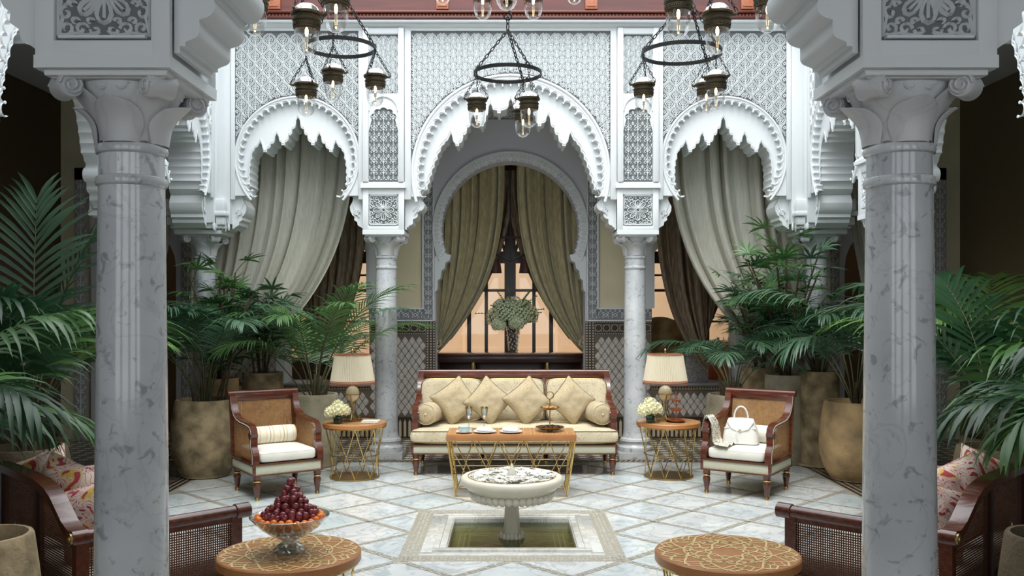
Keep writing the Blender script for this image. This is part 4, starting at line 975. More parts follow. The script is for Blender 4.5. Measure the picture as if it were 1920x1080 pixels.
def seat_frame(t, w, d, z0, z1):
    m = M()
    for a in (z0, z1-.012): m.bbox(-w/2, w/2, -d/2, d/2, a, a+.014, .004)
    for sx in (-1, 1):
        for sy in (-1, 1): m.bbox(sx*(w/2-.012)-.012, sx*(w/2-.012)+.012, sy*(d/2-.012)-.012, sy*(d/2-.012)+.012, z0, z1, .003)
    f = m.build('seat_frame', mahog, t)
    m = M(); m.bbox(-w/2+.006, w/2-.006, -d/2+.006, d/2-.006, z0+.01, z1-.008, .004); m.build('fabric_band', band_cloth, f)
    m = M(); m.bbox(-w/2+.0, w/2-.0, -d/2+.0, d/2-.0, z0+.012, z0+.017, .001); m.bbox(-w/2, w/2, -d/2, d/2, z1-.02, z1-.015, .001); m.build('brass_beading', brass_dark, f)
def box_cushion(m, x0, x1, y0, y1, z0, z1, crown=.015):
    def fn(u, v):
        return None
    m.supere(((x0+x1)/2, (y0+y1)/2, (z0+z1)/2), ((x1-x0)/2, (y1-y0)/2, (z1-z0)/2), .16, .30, 48, 18)
    m.v = [(v[0], v[1], v[2]+(crown*(1-((v[0]-(x0+x1)/2)/((x1-x0)/2))**2)*(1-((v[1]-(y0+y1)/2)/((y1-y0)/2))**2) if v[2] > (z0+z1)/2 else 0)) for v in m.v]
def armchair(loc, rz, label):
    t = thing('cane_armchair', label, 'armchair', loc, rz)
    t.scale = (1.05, 1.05, 1.0)
    w = .64
    for x, y in ((-.275,-.275),(.275,-.275),(-.275,.275),(.275,.275)): turned_leg(t, x, y, .225)
    seat_frame(t, w, .62, .225, .335); cane_back(t, w, .335, .925, .30, .37)
    for sg in (-1, 1): arm(t, sg, w)
    m = M(); box_cushion(m, -.26, .26, -.31, .275, .337, .445); c = m.build('seat_cushion', white_cloth, t, 60)
    for z in (.358, .425): M().tube([(.255*math.copysign(abs(cos(a))**.16, cos(a)), -.018+.287*math.copysign(abs(sin(a))**.16, sin(a)), z) for a in [2*PI*(k+.5)/48 for k in range(48)]], .004, 5, True).build('piping', band_cloth, c)
    return t
AL = (-2.23, 8.63, 0); AR = (2.25, 8.66, 0)
armchair(AL, R(34), 'cane armchair with a striped bolster beside the left globe lamp table')
armchair(AR, R(-34), 'cane armchair holding the white handbag at right')
def bolster(t_name, label, mt, c, L_, r, axis_rot, group=None):
    t = thing(t_name, label, 'bolster', c, axis_rot, group)
    m = M(); mt_ = Matrix.Rotation(PI/2, 4, 'Y')
    m.lathe([(0,-L_/2),(r*.5,-L_/2-.004),(r*.88,-L_/2+.004),(r,-L_/2+.03),(r*1.01,0),(r,L_/2-.03),(r*.88,L_/2-.004),(r*.5,L_/2+.004),(0,L_/2)], 28, mt=mt_, caps=False); b = m.build('bolster_body', mt, t, 60)
    for e in (-1, 1): M().tube([(e*(L_/2-.008), r*.95*cos(a), r*.95*sin(a)) for a in [2*PI*k/28 for k in range(28)]], .004, 5, True).build('piping', gold_cloth, b); M().supere((e*(L_/2+.004),0,0),(.008,.014,.014),1,1,8,6).build('button', gold_cloth, b)
    return t
def loc_in(base, rz, v): return tuple(Vector(base)+Matrix.Rotation(rz, 3, 'Z') @ Vector(v))
bolster('bolster_cushion', 'cream striped bolster lying across the left armchair seat', stripe, loc_in(AL, R(34), (.02, .13, .535)), .40, .085, R(34))
bolster('bolster_cushion', 'cream bolster behind the white handbag on the right armchair', white_cloth, loc_in(AR, R(-34), (.02, .17, .535)), .42, .085, R(-34))

# main sofa
SY = 9.86
SX = .035
sofa = thing('cane_back_sofa', 'long gold damask sofa with mahogany frame between the marble columns', 'sofa', (SX, SY, 0))
for x in (-1.03, 1.03): turned_leg(sofa, x, -.37, .225, 1.15); turned_leg(sofa, x, .36, .225)
for x in (-.36, .36): turned_leg(sofa, x, .36, .225); 
seat_frame(sofa, 2.15, .84, .225, .33); cane_back(sofa, 2.14, .33, 1.03, .40, .47, .016, splits=3, rail=.028)
for sg in (-1, 1):
    x0, x1 = sorted((sg*1.02, sg*1.085)); A2 = [(.42,1.0),(.40,.93),(.36,.86),(.28,.79),(.16,.72),(.02,.69),(-.10,.685),(-.19,.675),(-.24,.65),(-.25,.61),(-.23,.585)]
    m = M(); flatbar(m, A2, x0, x1, .045); flatbar(m, [(-.22,.60),(-.24,.53),(-.25,.45),(-.26,.33)], x0, x1, .05)
    m.lathe([(0,-.04),(.036,-.04),(.04,0),(.036,.04),(0,.04)], 16, mt=Matrix.Translation((sg*1.052, -.22, .625)) @ Matrix.Rotation(PI/2, 4, 'Y'), caps=False); a = m.build('arm', mahog, sofa)
    top = interp(A2[:8]); m = M(); weave(m, lambda s, z, d: (sg*1.05+d, s, z), None, -.2, .38, lambda s: .34, lambda s: top(s)-.015, .016, .006); m.build('cane_panel', cane, a, 0, stuff=True)
m = M(); box_cushion(m, -1.01, 1.01, -.12, .30, .335, .49, .02); m.supere((0,-.27,.41), (1.09,.17,.078), .16, .35, 60, 16); c = m.build('seat_cushion', gold_cloth, sofa, 60)
for z in (.352, .468): M().tube([(1.085*math.copysign(abs(cos(a))**.16, cos(a)), -.27+.165*math.copysign(abs(sin(a))**.16, sin(a)), z) for a in [PI+PI*(k+.5)/40 for k in range(40)]], .005, 5).build('piping', brass_dark, c)
for k in range(3):
    cx = -.70+.70*k; t = thing('back_cushion', ('left', 'middle', 'right')[k]+' boxed gold damask back cushion of the long sofa', 'cushion', (SX+cx, SY+.27, .49), rot=(R(-9), 0, 0), group='boxed back cushions of the sofa')
    m = M(); m.supere((0, 0, .235), (.345,.085,.24), .3, .28, 40, 20); b = m.build('cushion_body', gold_cloth, t, 60)
    rim = lambda a: (.335*math.copysign(abs(cos(a))**.28, cos(a)), .235+.232*math.copysign(abs(sin(a))**.28, sin(a)))
    for y in (-.068, .068): M().tube([(rim(2*PI*(q+.5)/48)[0], y, rim(2*PI*(q+.5)/48)[1]) for q in range(48)], .005, 5, True).build('piping', brass_dark, b)
def pillow_mesh(s, th, mt, pinch=.10):
    m = M()
    for sg in (-1, 1):
        def fn(u, v):
            a, b = 2*u-1, 2*v-1
            x = s*a*(1-pinch*(1-b*b)*abs(a)**2*1.0); z = s*b*(1-pinch*(1-a*a)*abs(b)**2)
            h = th*((1-a**4)*(1-b**4))**.62+.006*noise.noise(Vector((x*16, z*16, sg)))*(1-a*a)*(1-b*b)*2
            return Vector((x, sg*h, z))
        m.grid(fn, 22, 22)
    return m.mesh('cushion_cover', mt, 60)
pil = pillow_mesh(.205, .085, pillow_cloth)
for k, (px, py) in enumerate(((854, 748), (916, 748), (989, 750), (1071, 752))):
    p = W(px, py, SY+.02); t = thing('scatter_cushion', ('gold scatter cushion standing on its corner nearest the left bolster', 'gold scatter cushion on its corner, second from the left bolster', 'gold scatter cushion on its corner, second from the right bolster', 'gold scatter cushion on its corner nearest the right bolster')[k], 'cushion', (p.x, p.y, .74), rot=(R(-17), R(45)+R((8,-4,5,-3)[k]), R((-6,4,-4,6)[k])), group='scatter cushions along the sofa')
    link('cushion_cover', pil, t)
    m = M(); q = .203; m.tube([(x*q*(1-.10*(1-abs(z)**2)*0), 0, z*q) for x, z in ((-1,-1),(-.5,-.94),(0,-.91),(.5,-.94),(1,-1),(.94,-.5),(.91,0),(.94,.5),(1,1),(.5,.94),(0,.91),(-.5,.94),(-1,1),(-.94,.5),(-.91,0),(-.94,-.5))], .004, 5, True); m.build('piping', brass_dark, t)
for sg, nm in ((-1, 'left'), (1, 'right')):
    bolster('bolster_cushion', 'round gold damask bolster at the %s end of the long sofa' % nm, pillow_cloth, (SX+sg*.90, SY-.02, .62), .42, .115, R(90+sg*12))

# ------------------------------------------------------------------ tables
def flatline(m, p, q, w, z, h=.0012):
    p, q = Vector((p[0], p[1])), Vector((q[0], q[1])); d = (q-p); 
    if d.length < 1e-6: return
    d.normalize(); n = Vector((-d.y, d.x))*w/2; e = d*w*.3
    m.add([(*(p-n-e), z), (*(q-n+e), z), (*(q+n+e), z), (*(p+n-e), z)], [(0,1,2,3)])
def drum_table(label, x, y, zt, rt, rb, big, rz=0, nrod=9):
    t = thing('drum_table', label, 'table', (x, y, 0), rz)
    m = M(); m.lathe([(rt-.02,zt-.045),(rt,zt-.042),(rt,zt-.006),(rt-.006,zt),(0,zt)], 72); top = m.build('table_top', tan_top, t)
    m = M(); m.lathe([(rt-.02,zt-.055),(rt-.008,zt-.055),(rt-.008,zt-.045),(rt-.02,zt-.045)], 64); m.build('brass_band', brass, top)
    m = M(); n = 10
    P = lambda r, a: (r*cos(a), r*sin(a)); w = .0095 if big else .006
    for k in range(n):
        a = 2*PI*k/n; st = 2*PI/n
        flatline(m, P(rt*.86, a), P(rt*.86, a+3*st), w, zt+.0012)
        flatline(m, P(rt*.86, a), P(rt*.95, a+st*.28), w, zt+.0013); flatline(m, P(rt*.95, a+st*.28), P(rt*.86, a+st*.5), w, zt+.0012); flatline(m, P(rt*.86, a+st*.5), P(rt*.95, a+st*.72), w, zt+.0013); flatline(m, P(rt*.95, a+st*.72), P(rt*.86, a+st), w, zt+.0012)
        h = [P(rt*.70+rt*.085*cos(q*PI/3), 0) for q in range(6)]
        cx, cy = P(rt*.72, a+st/2)
        for q in range(8): flatline(m, (cx+rt*.075*cos(q*PI/4), cy+rt*.075*sin(q*PI/4)), (cx+rt*.075*cos((q+1)*PI/4), cy+rt*.075*sin((q+1)*PI/4)), w*.8, zt+.0015)
        flatline(m, P(rt*.79, a+st/2), P(rt*.86, a+st/2), w*.8, zt+.0014); flatline(m, P(rt*.64, a+st/2), P(rt*.52, a+st/2), w*.8, zt+.0014)
        flatline(m, P(rt*.52, a+st/2), P(rt*.40, a), w, zt+.0012); flatline(m, P(rt*.52, a+st/2), P(rt*.40, a+st), w, zt+.0013)
        flatline(m, P(rt*.40, a), P(rt*.22, a+st), w, zt+.0014); flatline(m, P(rt*.40, a+st), P(rt*.22, a), w, zt+.0012)
    if big:
        for k in range(2*n):
            a = 2*PI*(k+.25)/(2*n); st = PI/n
            flatline(m, P(rt*.60, a), P(rt*.60, a+st), w*.8, zt+.0016)
            flatline(m, P(rt*.94, a), P(rt*.78, a+st*.5), w*.7, zt+.0016); flatline(m, P(rt*.78, a+st*.5), P(rt*.94, a+st), w*.7, zt+.0017)
            flatline(m, P(rt*.30, a), P(rt*.30, a+st), w*.7, zt+.0017)
    m.build('star_inlay', inlay, top, 0)
    for k in range(nrod):
        for e in (-1, 1):
            a = 2*PI*k/nrod; b = a+e*2*PI/nrod*1.0
            M().tube([(rb*cos(b)*.98, rb*sin(b)*.98, .012), ((rt-.03)*cos(a), (rt-.03)*sin(a), zt-.05)], .0046, 6).build('brass_rod', brass, t)
    rm = (rb+(rt-.03))/2*1.0
    m = M(); m.tube([(rb*1.03*cos(a), rb*1.03*sin(a), zt*.42) for a in [2*PI*k/48 for k in range(48)]], .005, 6, True); m.build('middle_hoop', brass_dark, t)
    m = M(); m.lathe([(rb,0),(rb+.012,.002),(rb+.012,.014),(rb,.016)], 48); m.build('base_disc', brass_dark, t); return t
drum_table('round inlaid drum table under the left globe lamp', -1.62, 9.40, .575, .328, .245, False)
drum_table('round inlaid drum table under the right globe lamp', 1.64, 9.44, .575, .328, .245, False, .2)
TL = (-1.065, 4.30); TR = (1.005, 4.28)
drum_table('round star inlaid table carrying the fruit bowl', TL[0], TL[1], .595, .336, .26, True, .1)
drum_table('empty round star inlaid table at lower right', TR[0], TR[1], .60, .338, .26, True)
# coffee table
CYt = 8.60; ct = thing('coffee_table', 'rectangular tan coffee table on a gilt rod cage before the sofa', 'table', (.0, CYt, 0))
m = M(); m.bbox(-.60, .60, -.25, .25, .53, .585, .004); top = m.build('table_top', tan_top, ct)
m = M()
for k in range(12):
    for j in range(5):
        cx, cy = -.55+.1*k, -.2+.1*j
        for q in range(4): a = q*PI/2+PI/4; flatline(m, (cx+.045*cos(a), cy+.045*sin(a)), (cx+.045*cos(a+PI/2), cy+.045*sin(a+PI/2)), .005, .5862)
m.build('star_inlay', inlay, top, 0)
def rod(a, b, r=.0048): M().tube([a, b], r, 6).build('brass_rod', brass, ct)
tw, td, bw, bd = .59, .24, .515, .19
for sy in (-1, 1):
    f = lambda x, z: (x*(bw+(tw-bw)*z/.53), sy*(bd+(td-bd)*z/.53), z)
    for x in (-1, 1): rod(f(x, .01), f(x, .53), .008)
    for k in range(5):
        a, b = -1+k*.4, -1+(k+1)*.4; mid = (a+b)/2
        rod(f(a, .53), f(b, .01)); rod(f(b, .53), f(a, .01))
    for z in (.01, .22, .53, .28 if sy > 0 else .22): rod(f(-1, z), f(1, z))
for sx in (-1, 1):
    f = lambda y, z: (sx*(bw+(tw-bw)*z/.53), y*(bd+(td-bd)*z/.53), z)
    for k in range(2): rod(f(-1+k, .53), f(k, .01)); rod(f(k, .53), f(-1+k, .01))
    for z in (.01, .22, .53): rod(f(-1, z), f(1, z))

# ------------------------------------------------------------------ table lamps
def globe_lamp(label, x, y, z):
    t = thing('globe_lamp', label, 'lamp', (x, y, z))
    m = M(); m.lathe([(.10,0),(.105,.01),(.06,.02),(.035,.035),(.02,.05)], 24)
    for k in range(3):
        a = 2*PI*k/3+.5; m.tube([(.10*cos(a), .10*sin(a), .012), (.055*cos(a), .055*sin(a), .05), (.028*cos(a), .028*sin(a), .12), (.035*cos(a), .035*sin(a), .19), (.075*cos(a), .075*sin(a), .25), (.088*cos(a), .088*sin(a), .275)], .007, 6)
    m.tube([(0,0,.04),(0,0,.20)], .008, 8); m.lathe([(.088,.270),(.092,.275),(.088,.28),(.084,.275)], 30, caps=False); m.tube([(0,0,.36),(0,0,.41)], .008, 8); m.build('brass_stand', brass_dark, t)
    m = M(); m.supere((0,0,.28), (.072,.072,.082), 1, 1, 28, 18); m.build('globe', globe_m, t)
    m = M(); n = 72
    vs = []
    def fs(u, v):
        k = round(u*n*2); r0 = .228-.048*v; r = r0+(.006 if k % 2 else -.004); a = 2*PI*u; return Vector((r*cos(a), r*sin(a), .40+.285*v))
    m.grid(fs, n*2, 3, True); s = m.build('lamp_shade', shade_m, t, 0)
    m = M()
    for r, zz, tr in ((.230,.400,.007),(.180,.687,.007),(.229,.415,.004)): m.tube([(r*cos(a), r*sin(a), zz) for a in [2*PI*k/48 for k in range(48)]], tr, 6, True)
    for k in range(72): a = 2*PI*k/72; m.tube([(.232*cos(a), .232*sin(a), .398), (.232*cos(a), .232*sin(a), .372)], .003, 4)
    m.build('fringe_trim', bead_wood, s, stuff=True)
    m = M(); m.tube([(0,0,.40),(0,0,.70)], .004, 6); m.lathe([(.0,.69),(.012,.70),(.006,.72),(.014,.735),(0,.755)], 10, caps=False)
    for k in range(3): m.tube([(0,0,.68),(.178*cos(2.1*k), .178*sin(2.1*k), .686)], .003, 4)
    m.build('finial', brass_dark, s)
    return t
zL = .5775
globe_lamp('pleated shade lamp with a cream globe on the left drum table', X(660, 9.45), 9.48, zL); globe_lamp('pleated shade lamp with a cream globe on the right drum table', X(1248, 9.5), 9.52, zL)
def posy(label, x, y, z, r, s):
    t = thing('flower_posy', label, 'flowers', (x, y, z)); m = M(); m.bbox(-.04, .04, -.04, .04, 0, .075, .005); m.build('glass_cube', mat('dark_glass_'+str(s), (.02,.04,.02), .08), t)
    for k, (a, b, c) in enumerate(((-.045,0,.11),(.045,-.02,.115),(0,-.045,.12),(.01,.04,.13),(0,0,.155),(-.06,-.04,.10),(.05,.04,.11))):
        m = M(); blossom_ball(m, (a*r, b*r, c*r), .045*r, 36, .026, s+k); m.supere((a*r,b*r,c*r),(.038*r,.038*r,.038*r),1,1,8,6); m.build('blossom', cream_petal, t, 0)
    m = M()
    for k in range(8): a = k*.8+s; m.add([(0,0,.07),(.06*cos(a+.2),.06*sin(a+.2),.09),(.11*cos(a),.11*sin(a),.07),(.06*cos(a-.2),.06*sin(a-.2),.085)], [(0,1,2,3)])
    m.build('leaves', leafs[1], t, 0)
posy('loose white flower posy on the left drum table', X(634, 9.25), 9.24, zL, 1.15, 3); posy('tight ivory flower posy in a glass cube on the right drum table', X(1219, 9.3), 9.30, zL, 1.25, 9)
t = thing('folded_napkin', 'folded white napkin on the left drum table', 'napkin', (X(695, 9.3), 9.30, zL), R(-5))
m = M(); m.bbox(-.09, .09, -.06, .06, 0, .012, .004); m.bbox(-.085, .09, -.055, .06, .012, .024, .004); m.build('napkin_fold', white_cloth, t)
def tier_stand(label, x, y, z, tiers, mt, ring=True, food=True):
    t = thing('tiered_stand', label, 'cake stand', (x, y, z)); h = tiers[-1][1]
    m = M(); m.tube([(0,0,0),(0,0,h+.10)], .006, 8); m.lathe([(.03,0),(.03,.006),(.008,.02)], 16)
    if ring: m.tube([(.035*cos(a), 0, h+.13+.035*sin(a)) for a in [2*PI*k/20 for k in range(20)]], .005, 6, True)
    m.build('stem', mt, t)
    for i, (r, zz) in enumerate(tiers):
        m = M(); m.lathe([(0,zz),(r*.7,zz),(r,zz+.018),(r+.004,zz+.02),(r,zz+.014),(r*.7,zz-.004),(0,zz-.004)], 32, caps=False); pl = m.build('plate', mt, t)
        if food:
            rr = random.Random(i); m = M()
            for k in range(14 if r > .1 else 8): a = k*2.4; q = r*.8*math.sqrt((k+.6)/14 if r > .1 else (k+.6)/8); m.supere((q*cos(a), q*sin(a), zz+.018), (.016,.014,.011), .6, .8, 8, 6)
            m.build('petits_fours', mat('choc_%d' % i, (.09,.035,.02) if r > .1 else (.55,.30,.12), .5), t, stuff=True)
    return t
tier_stand('two tiered sweet stand on the coffee table', X(1031, 8.6), 8.60, .588, ((.135,.02),(.09,.205)), brass_dark)
tier_stand('three tiered copper stand on the right drum table', X(1268, 9.35), 9.36, zL, ((.10,.01),(.072,.12),(.055,.215)), bead_wood, False, False)
for i, (px, lab) in enumerate(((879, 'left'), (908, 'right'))):
    t = thing('cut_goblet', '%s crystal goblet beside the cup on the coffee table' % lab, 'glass', (X(px, 8.7), 8.74, .588)); m = M()
    m.lathe([(0,0),(.034,.002),(.03,.006),(.006,.012),(.005,.09),(.012,.10),(.026,.12),(.036,.21),(.034,.21),(.024,.125),(0,.11)], 14, caps=False); g_ = m.build('goblet_body', glass_cut, t, 0)
    m = M(); m.lathe([(.0345,.196),(.0365,.196),(.0372,.211),(.035,.211)], 20, caps=False); m.build('gilt_rim', brass, t)
t = thing('tea_cup', 'pale blue cup on its saucer at the coffee table edge', 'cup', (X(870, 8.45), 8.46, .588)); m = M(); m.lathe([(0,.004),(.05,.004),(.078,.014),(.076,.018),(.045,.010),(0,.010)], 32, caps=False); m.build('saucer', porcelain, t)
m = M(); m.lathe([(0,.012),(.03,.012),(.046,.03),(.056,.06),(.054,.06),(.042,.03),(0,.02)], 32, caps=False); m.tube([(.05,0,.05),(.07,0,.05),(.072,0,.035),(.045,0,.025)], .004, 6); m.build('cup_body', pale_blue, t)
for i, (px, lab) in enumerate(((909, 'white plate with a folded napkin nearer the cup'), (958, 'white plate with a folded napkin nearer the sweet stand'))):
    x, y = X(px, 8.45), 8.48
    t = thing('side_plate', lab, 'plate', (x, y, .588)); m = M(); m.lathe([(0,.004),(.07,.004),(.108,.014),(.106,.018),(.068,.009),(0,.009)], 40, caps=False); m.build('plate_dish', porcelain, t)
    t = thing('table_napkin', 'striped linen napkin rolled on the plate '+('nearer the cup' if i == 0 else 'nearer the sweet stand'), 'napkin', (x, y, .600), R(-25)); m = M(); m.supere((0,0,.018), (.085,.032,.016), .4, .6, 24, 10); m.supere((-.01,.012,.03), (.07,.026,.012), .4, .6, 24, 10); m.build('napkin_cloth', porcelain, t)

# ------------------------------------------------------------------ handbag and scarf
bp_ = loc_in(AR, R(-34), (-.045, -.03, .452)); HB = thing('handbag', 'white leather handbag standing on the right armchair seat', 'handbag', bp_, R(-22))
m = M()
def bagf(u, v):
    a = 2*PI*u; sx, sy = math.copysign(abs(cos(a))**.45, cos(a)), math.copysign(abs(sin(a))**.5, sin(a))
    k = 1-.30*v**1.4; w = .165*k*(1+.06*sin(PI*v)); d = .085*(1-.62*v)+.012*sin(PI*v); dr = .004*sin(9*a+3*v)*v
    return Vector((w*sx+dr, d*sy+dr, .012+.235*v+.012*sin(PI*v)*0))
m.grid(bagf, 48, 14, True); m.lathe([(0,.012),(.10,.012)], 24, caps=False, mt=Matrix.Scale(1.55, 4, (1,0,0)) @ Matrix.Scale(.8, 4, (0,1,0))); m.add([bagf(k/24, 1) for k in range(24)], [tuple(range(24))]); m.build('bag_body', leather, HB, 60)
m = M(); m.grid(lambda u, v: Vector(((2*u-1)*(.125-.03*abs(2*v-1)-.035*max(0, v-.6)), .03-.075*min(1, v*2.2)-.045*max(0, v-.42)-.004, .252-.003*abs(2*u-1)-.15*max(0, v-.28)*1.15*(1-.25*(2*u-1)**2))), 14, 14)
fl = m.build('flap', leather, HB, 60); fl.modifiers.new('thick', 'SOLIDIFY').thickness = .005
M().tube([(.062*cos(a)*1.05, 0, .245+.115*sin(a)) for a in [PI*k/18 for k in range(19)]], .0085, 8).build('handle', leather, HB)
m = M(); m.tube([(-.03,-.075,.14),(-.035,-.088,.10),(-.02,-.093,.05)], .004, 5); m.box(-.012,.012,-.088,-.078,.135,.155); m.box(-.15,.15,-.062,-.052,.155,.163); m.build('strap', leather, HB)
m = M(); m.supere((0,-.088,.145),(.011,.005,.011),1,1,10,6); m.build('clasp', brass, HB)
SC = thing('silk_scarf', 'patterned silk scarf trailing over the right armchair arm', 'scarf', AR, R(-34))
m = M()
prof = [(-.37,.56),(-.355,.64),(-.325,.705),(-.28,.70),(-.245,.64),(-.235,.56),(-.225,.49),(-.19,.466),(-.12,.462),(-.06,.462)]
def scf(u, v):
    s = v*(len(prof)-1); i = min(int(s), len(prof)-2); f = s-i; x = prof[i][0]+(prof[i+1][0]-prof[i][0])*f; z = prof[i][1]+(prof[i+1][1]-prof[i][1])*f
    w = .05+.10*v; y = -.16+(2*u-1)*w-.05*v+.012*sin(14*v); q = .012*sin(u*19+v*4)
    return Vector((x-abs(q)*.5, y, z+q+.012))
m.grid(scf, 30, 44); m.build('scarf_cloth', scarf_m, SC, 80)

# ------------------------------------------------------------------ fountain
FT = thing('fountain', 'round cream marble fountain bowl on a stem in the sunken pool', 'fountain', (0, CY, -.17))
m = M(); m.lathe([(.085,0),(.088,.08),(.085,.10),(.075,.12),(.068,.16),(.062,.24),(.052,.40),(.062,.415),(.075,.43)], 8); m.build('stem', fount, FT, 20)
m = M(); m.lathe([(.078,.0),(.086,.12),(.074,.17)], 24); st = m.build('stem_foot', fount, FT)
for k in range(16): a = 2*PI*k/16; M().supere((.084*cos(a), .084*sin(a), .13), (.016,.016,.05), 1, 1, 10, 8).build('flute', fount, st)
m = M(); m.lathe([(.07,.425),(.16,.43),(.25,.46),(.315,.495),(.33,.515),(.345,.52),(.355,.53),(.39,.555),(.402,.58),(.398,.605),(.38,.617),(.345,.615),(.325,.605),(.31,.585),(.2,.56),(0,.555)], 72); m.build('bowl', fount, FT, 60)
g_ = M().supere((0,0,0), (.026,.032,.040), 1, 1, 12, 10).mesh('gadroon', fount)
for k in range(38): a = 2*PI*k/38; link('gadroon', g_, FT, loc=(.305*cos(a), .305*sin(a), .468), rot=(0, R(35), a))
m = M(); m.lathe([(.34,.613),(.342,.6145)], 72, caps=False); m.tube([(.342*cos(a), .342*sin(a), .617) for a in [2*PI*k/64 for k in range(64)]], .0025, 4, True); m.build('engraved_line', brass_dark, FT)
m = M(); m.lathe([(.0,.655),(.0,.655)], 6, caps=False)
m = M(); m.lathe([(.042,.565),(.042,.60),(.036,.63),(.024,.66),(.012,.69),(.003,.712),(0,.715)], 20, caps=False); m.build('water_jet', mat('white_water', (.72,.70,.62), .25, trans=.3), FT, 60)
rr = random.Random(11)
bl = []
for k in range(4):
    m = M()
    for q in range(6):
        a = q*PI/3+k; l = .030; wd_ = .014; up = .006+.004*(q % 2)
        m.grid(lambda u, v: Vector((cos(a)*l*v-sin(a)*(2*u-1)*wd_*sin(PI*min(.95, v+.12))**.7, sin(a)*l*v+cos(a)*(2*u-1)*wd_*sin(PI*min(.95, v+.12))**.7, up*v*(1.6-v)+.004*(2*u-1)**2)), 3, 4)
    m.supere((0,0,.006), (.006,.006,.005), 1, 1, 8, 4)
    bl.append(m.mesh('blossom', petal_m, 60))
for k in range(285):
    r = .05+.265*math.sqrt(rr.random()); a = rr.random()*2*PI; s = 1.15+.5*rr.random()
    o = link('white_blossom', bl[k % 4], None, loc=(r*cos(a), CY+r*sin(a), -.17+.596+.022*rr.random()-.008*(r > .27)), rot=(rr.uniform(-.3,.3), rr.uniform(-.3,.3), rr.random()*6), scale=(s,s,s))
    tag(o, 'white flower head floating in the fountain bowl', 'flower', 'white flower heads in the fountain bowl')
m = M()
for k in range(1500):
    r = .30*math.sqrt(rr.random()); a = rr.random()*2*PI; q = rr.random()*6.3; p = Vector((r*cos(a), r*sin(a), .582+.010*rr.random()-.004*(r > .27))); e = Vector((cos(q), sin(q), rr.uniform(-.25, .25)))*.017; f = Vector((-sin(q), cos(q), rr.uniform(-.25, .25)))*.010
    m.add([p-e, p+f, p+e, p-f], [(0,1,2,3)])
m.build('loose_petals', petal_m, FT, 0, stuff=True)

# ------------------------------------------------------------------ fruit bowl
zF = .5965; FB_ = (X(543, TL[1]), TL[1]+.0, zF)
t = thing('glass_fruit_bowl', 'faceted glass pedestal bowl heaped with grapes and kumquats', 'bowl', FB_)
m = M(); m.lathe([(.075,0),(.078,.012),(.055,.022),(.06,.03),(.036,.045),(.034,.055),(.045,.062),(.09,.085),(.135,.115),(.168,.150),(.185,.168),(.188,.172),(.181,.172),(.163,.153),(.128,.120),(.085,.092),(0,.075)], 16, caps=False); m.build('bowl_body', glass_cut, t, 0)
m = M(); m.bbox(-.062, .062, -.062, .062, 0, .014, .004, Matrix.Rotation(.4, 4, 'Z')); m.lathe([(.05,.014),(.052,.03),(.04,.045)], 12); m.build('pedestal_block', glass_cut, t, 0)
m = M(); m.tube([(.185*cos(a), .185*sin(a), .172) for a in [2*PI*k/32 for k in range(32)]], .0025, 5, True); m.build('rim', glass_cut, t)
gm_ = M().supere((0,0,0), (.0165,.0165,.0175), 1, 1, 16, 10).mesh('grape', grape_m); om_ = M().supere((0,0,0), (.0175,.0175,.0185), 1, 1, 16, 10).mesh('kumquat', orange_m)
rr = random.Random(5)
def fruit(me, name, x, y, z, lab, cat, grp):
    o = link(name, me, None, loc=(FB_[0]+x, FB_[1]+y, FB_[2]+z), rot=(rr.random(), rr.random(), 0), scale=(rr.uniform(.9, 1.08),)*3); tag(o, lab, cat, grp)
for k in range(26): a = 2*PI*k/26+.1; fruit(om_, 'kumquat', .148*cos(a), .148*sin(a), .158+rr.uniform(-.004,.01), 'orange kumquat in the top ring at the glass bowl rim', 'kumquat', 'kumquats round the rim of the glass bowl')
for k in range(18): a = 2*PI*k/18; fruit(om_, 'kumquat', .115*cos(a), .115*sin(a), .132, 'orange kumquat seen through the glass below the bowl rim', 'kumquat', 'kumquats below the rim of the glass bowl')
for r, n, z in ((r_, n_, .172+(z_-.172)*.74) for r_, n_, z_ in ((.116,22,.178),(.108,18,.202),(.078,14,.160),(.085,15,.226),(.05,8,.215),(.068,11,.252),(.052,9,.278),(.02,3,.255),(.042,7,.304),(.033,5,.330),(.022,4,.356),(.010,2,.380),(0,1,.402))):
    for k in range(n):
        a = 2*PI*k/max(n, 1)+z*40; q = r*rr.uniform(.92, 1.1); hi = 'upper' if z > .27 else 'lower'; fruit(gm_, 'red_grape', q*cos(a)+rr.uniform(-.006,.006)+.05*(z-.17), q*sin(a), z+rr.uniform(-.011,.011), 'single dark grape crowning the fruit heap' if n == 1 else 'dark red grape in the %s half of the heap on the glass bowl' % hi, 'grape', 'grapes in the %s half of the heap' % hi)

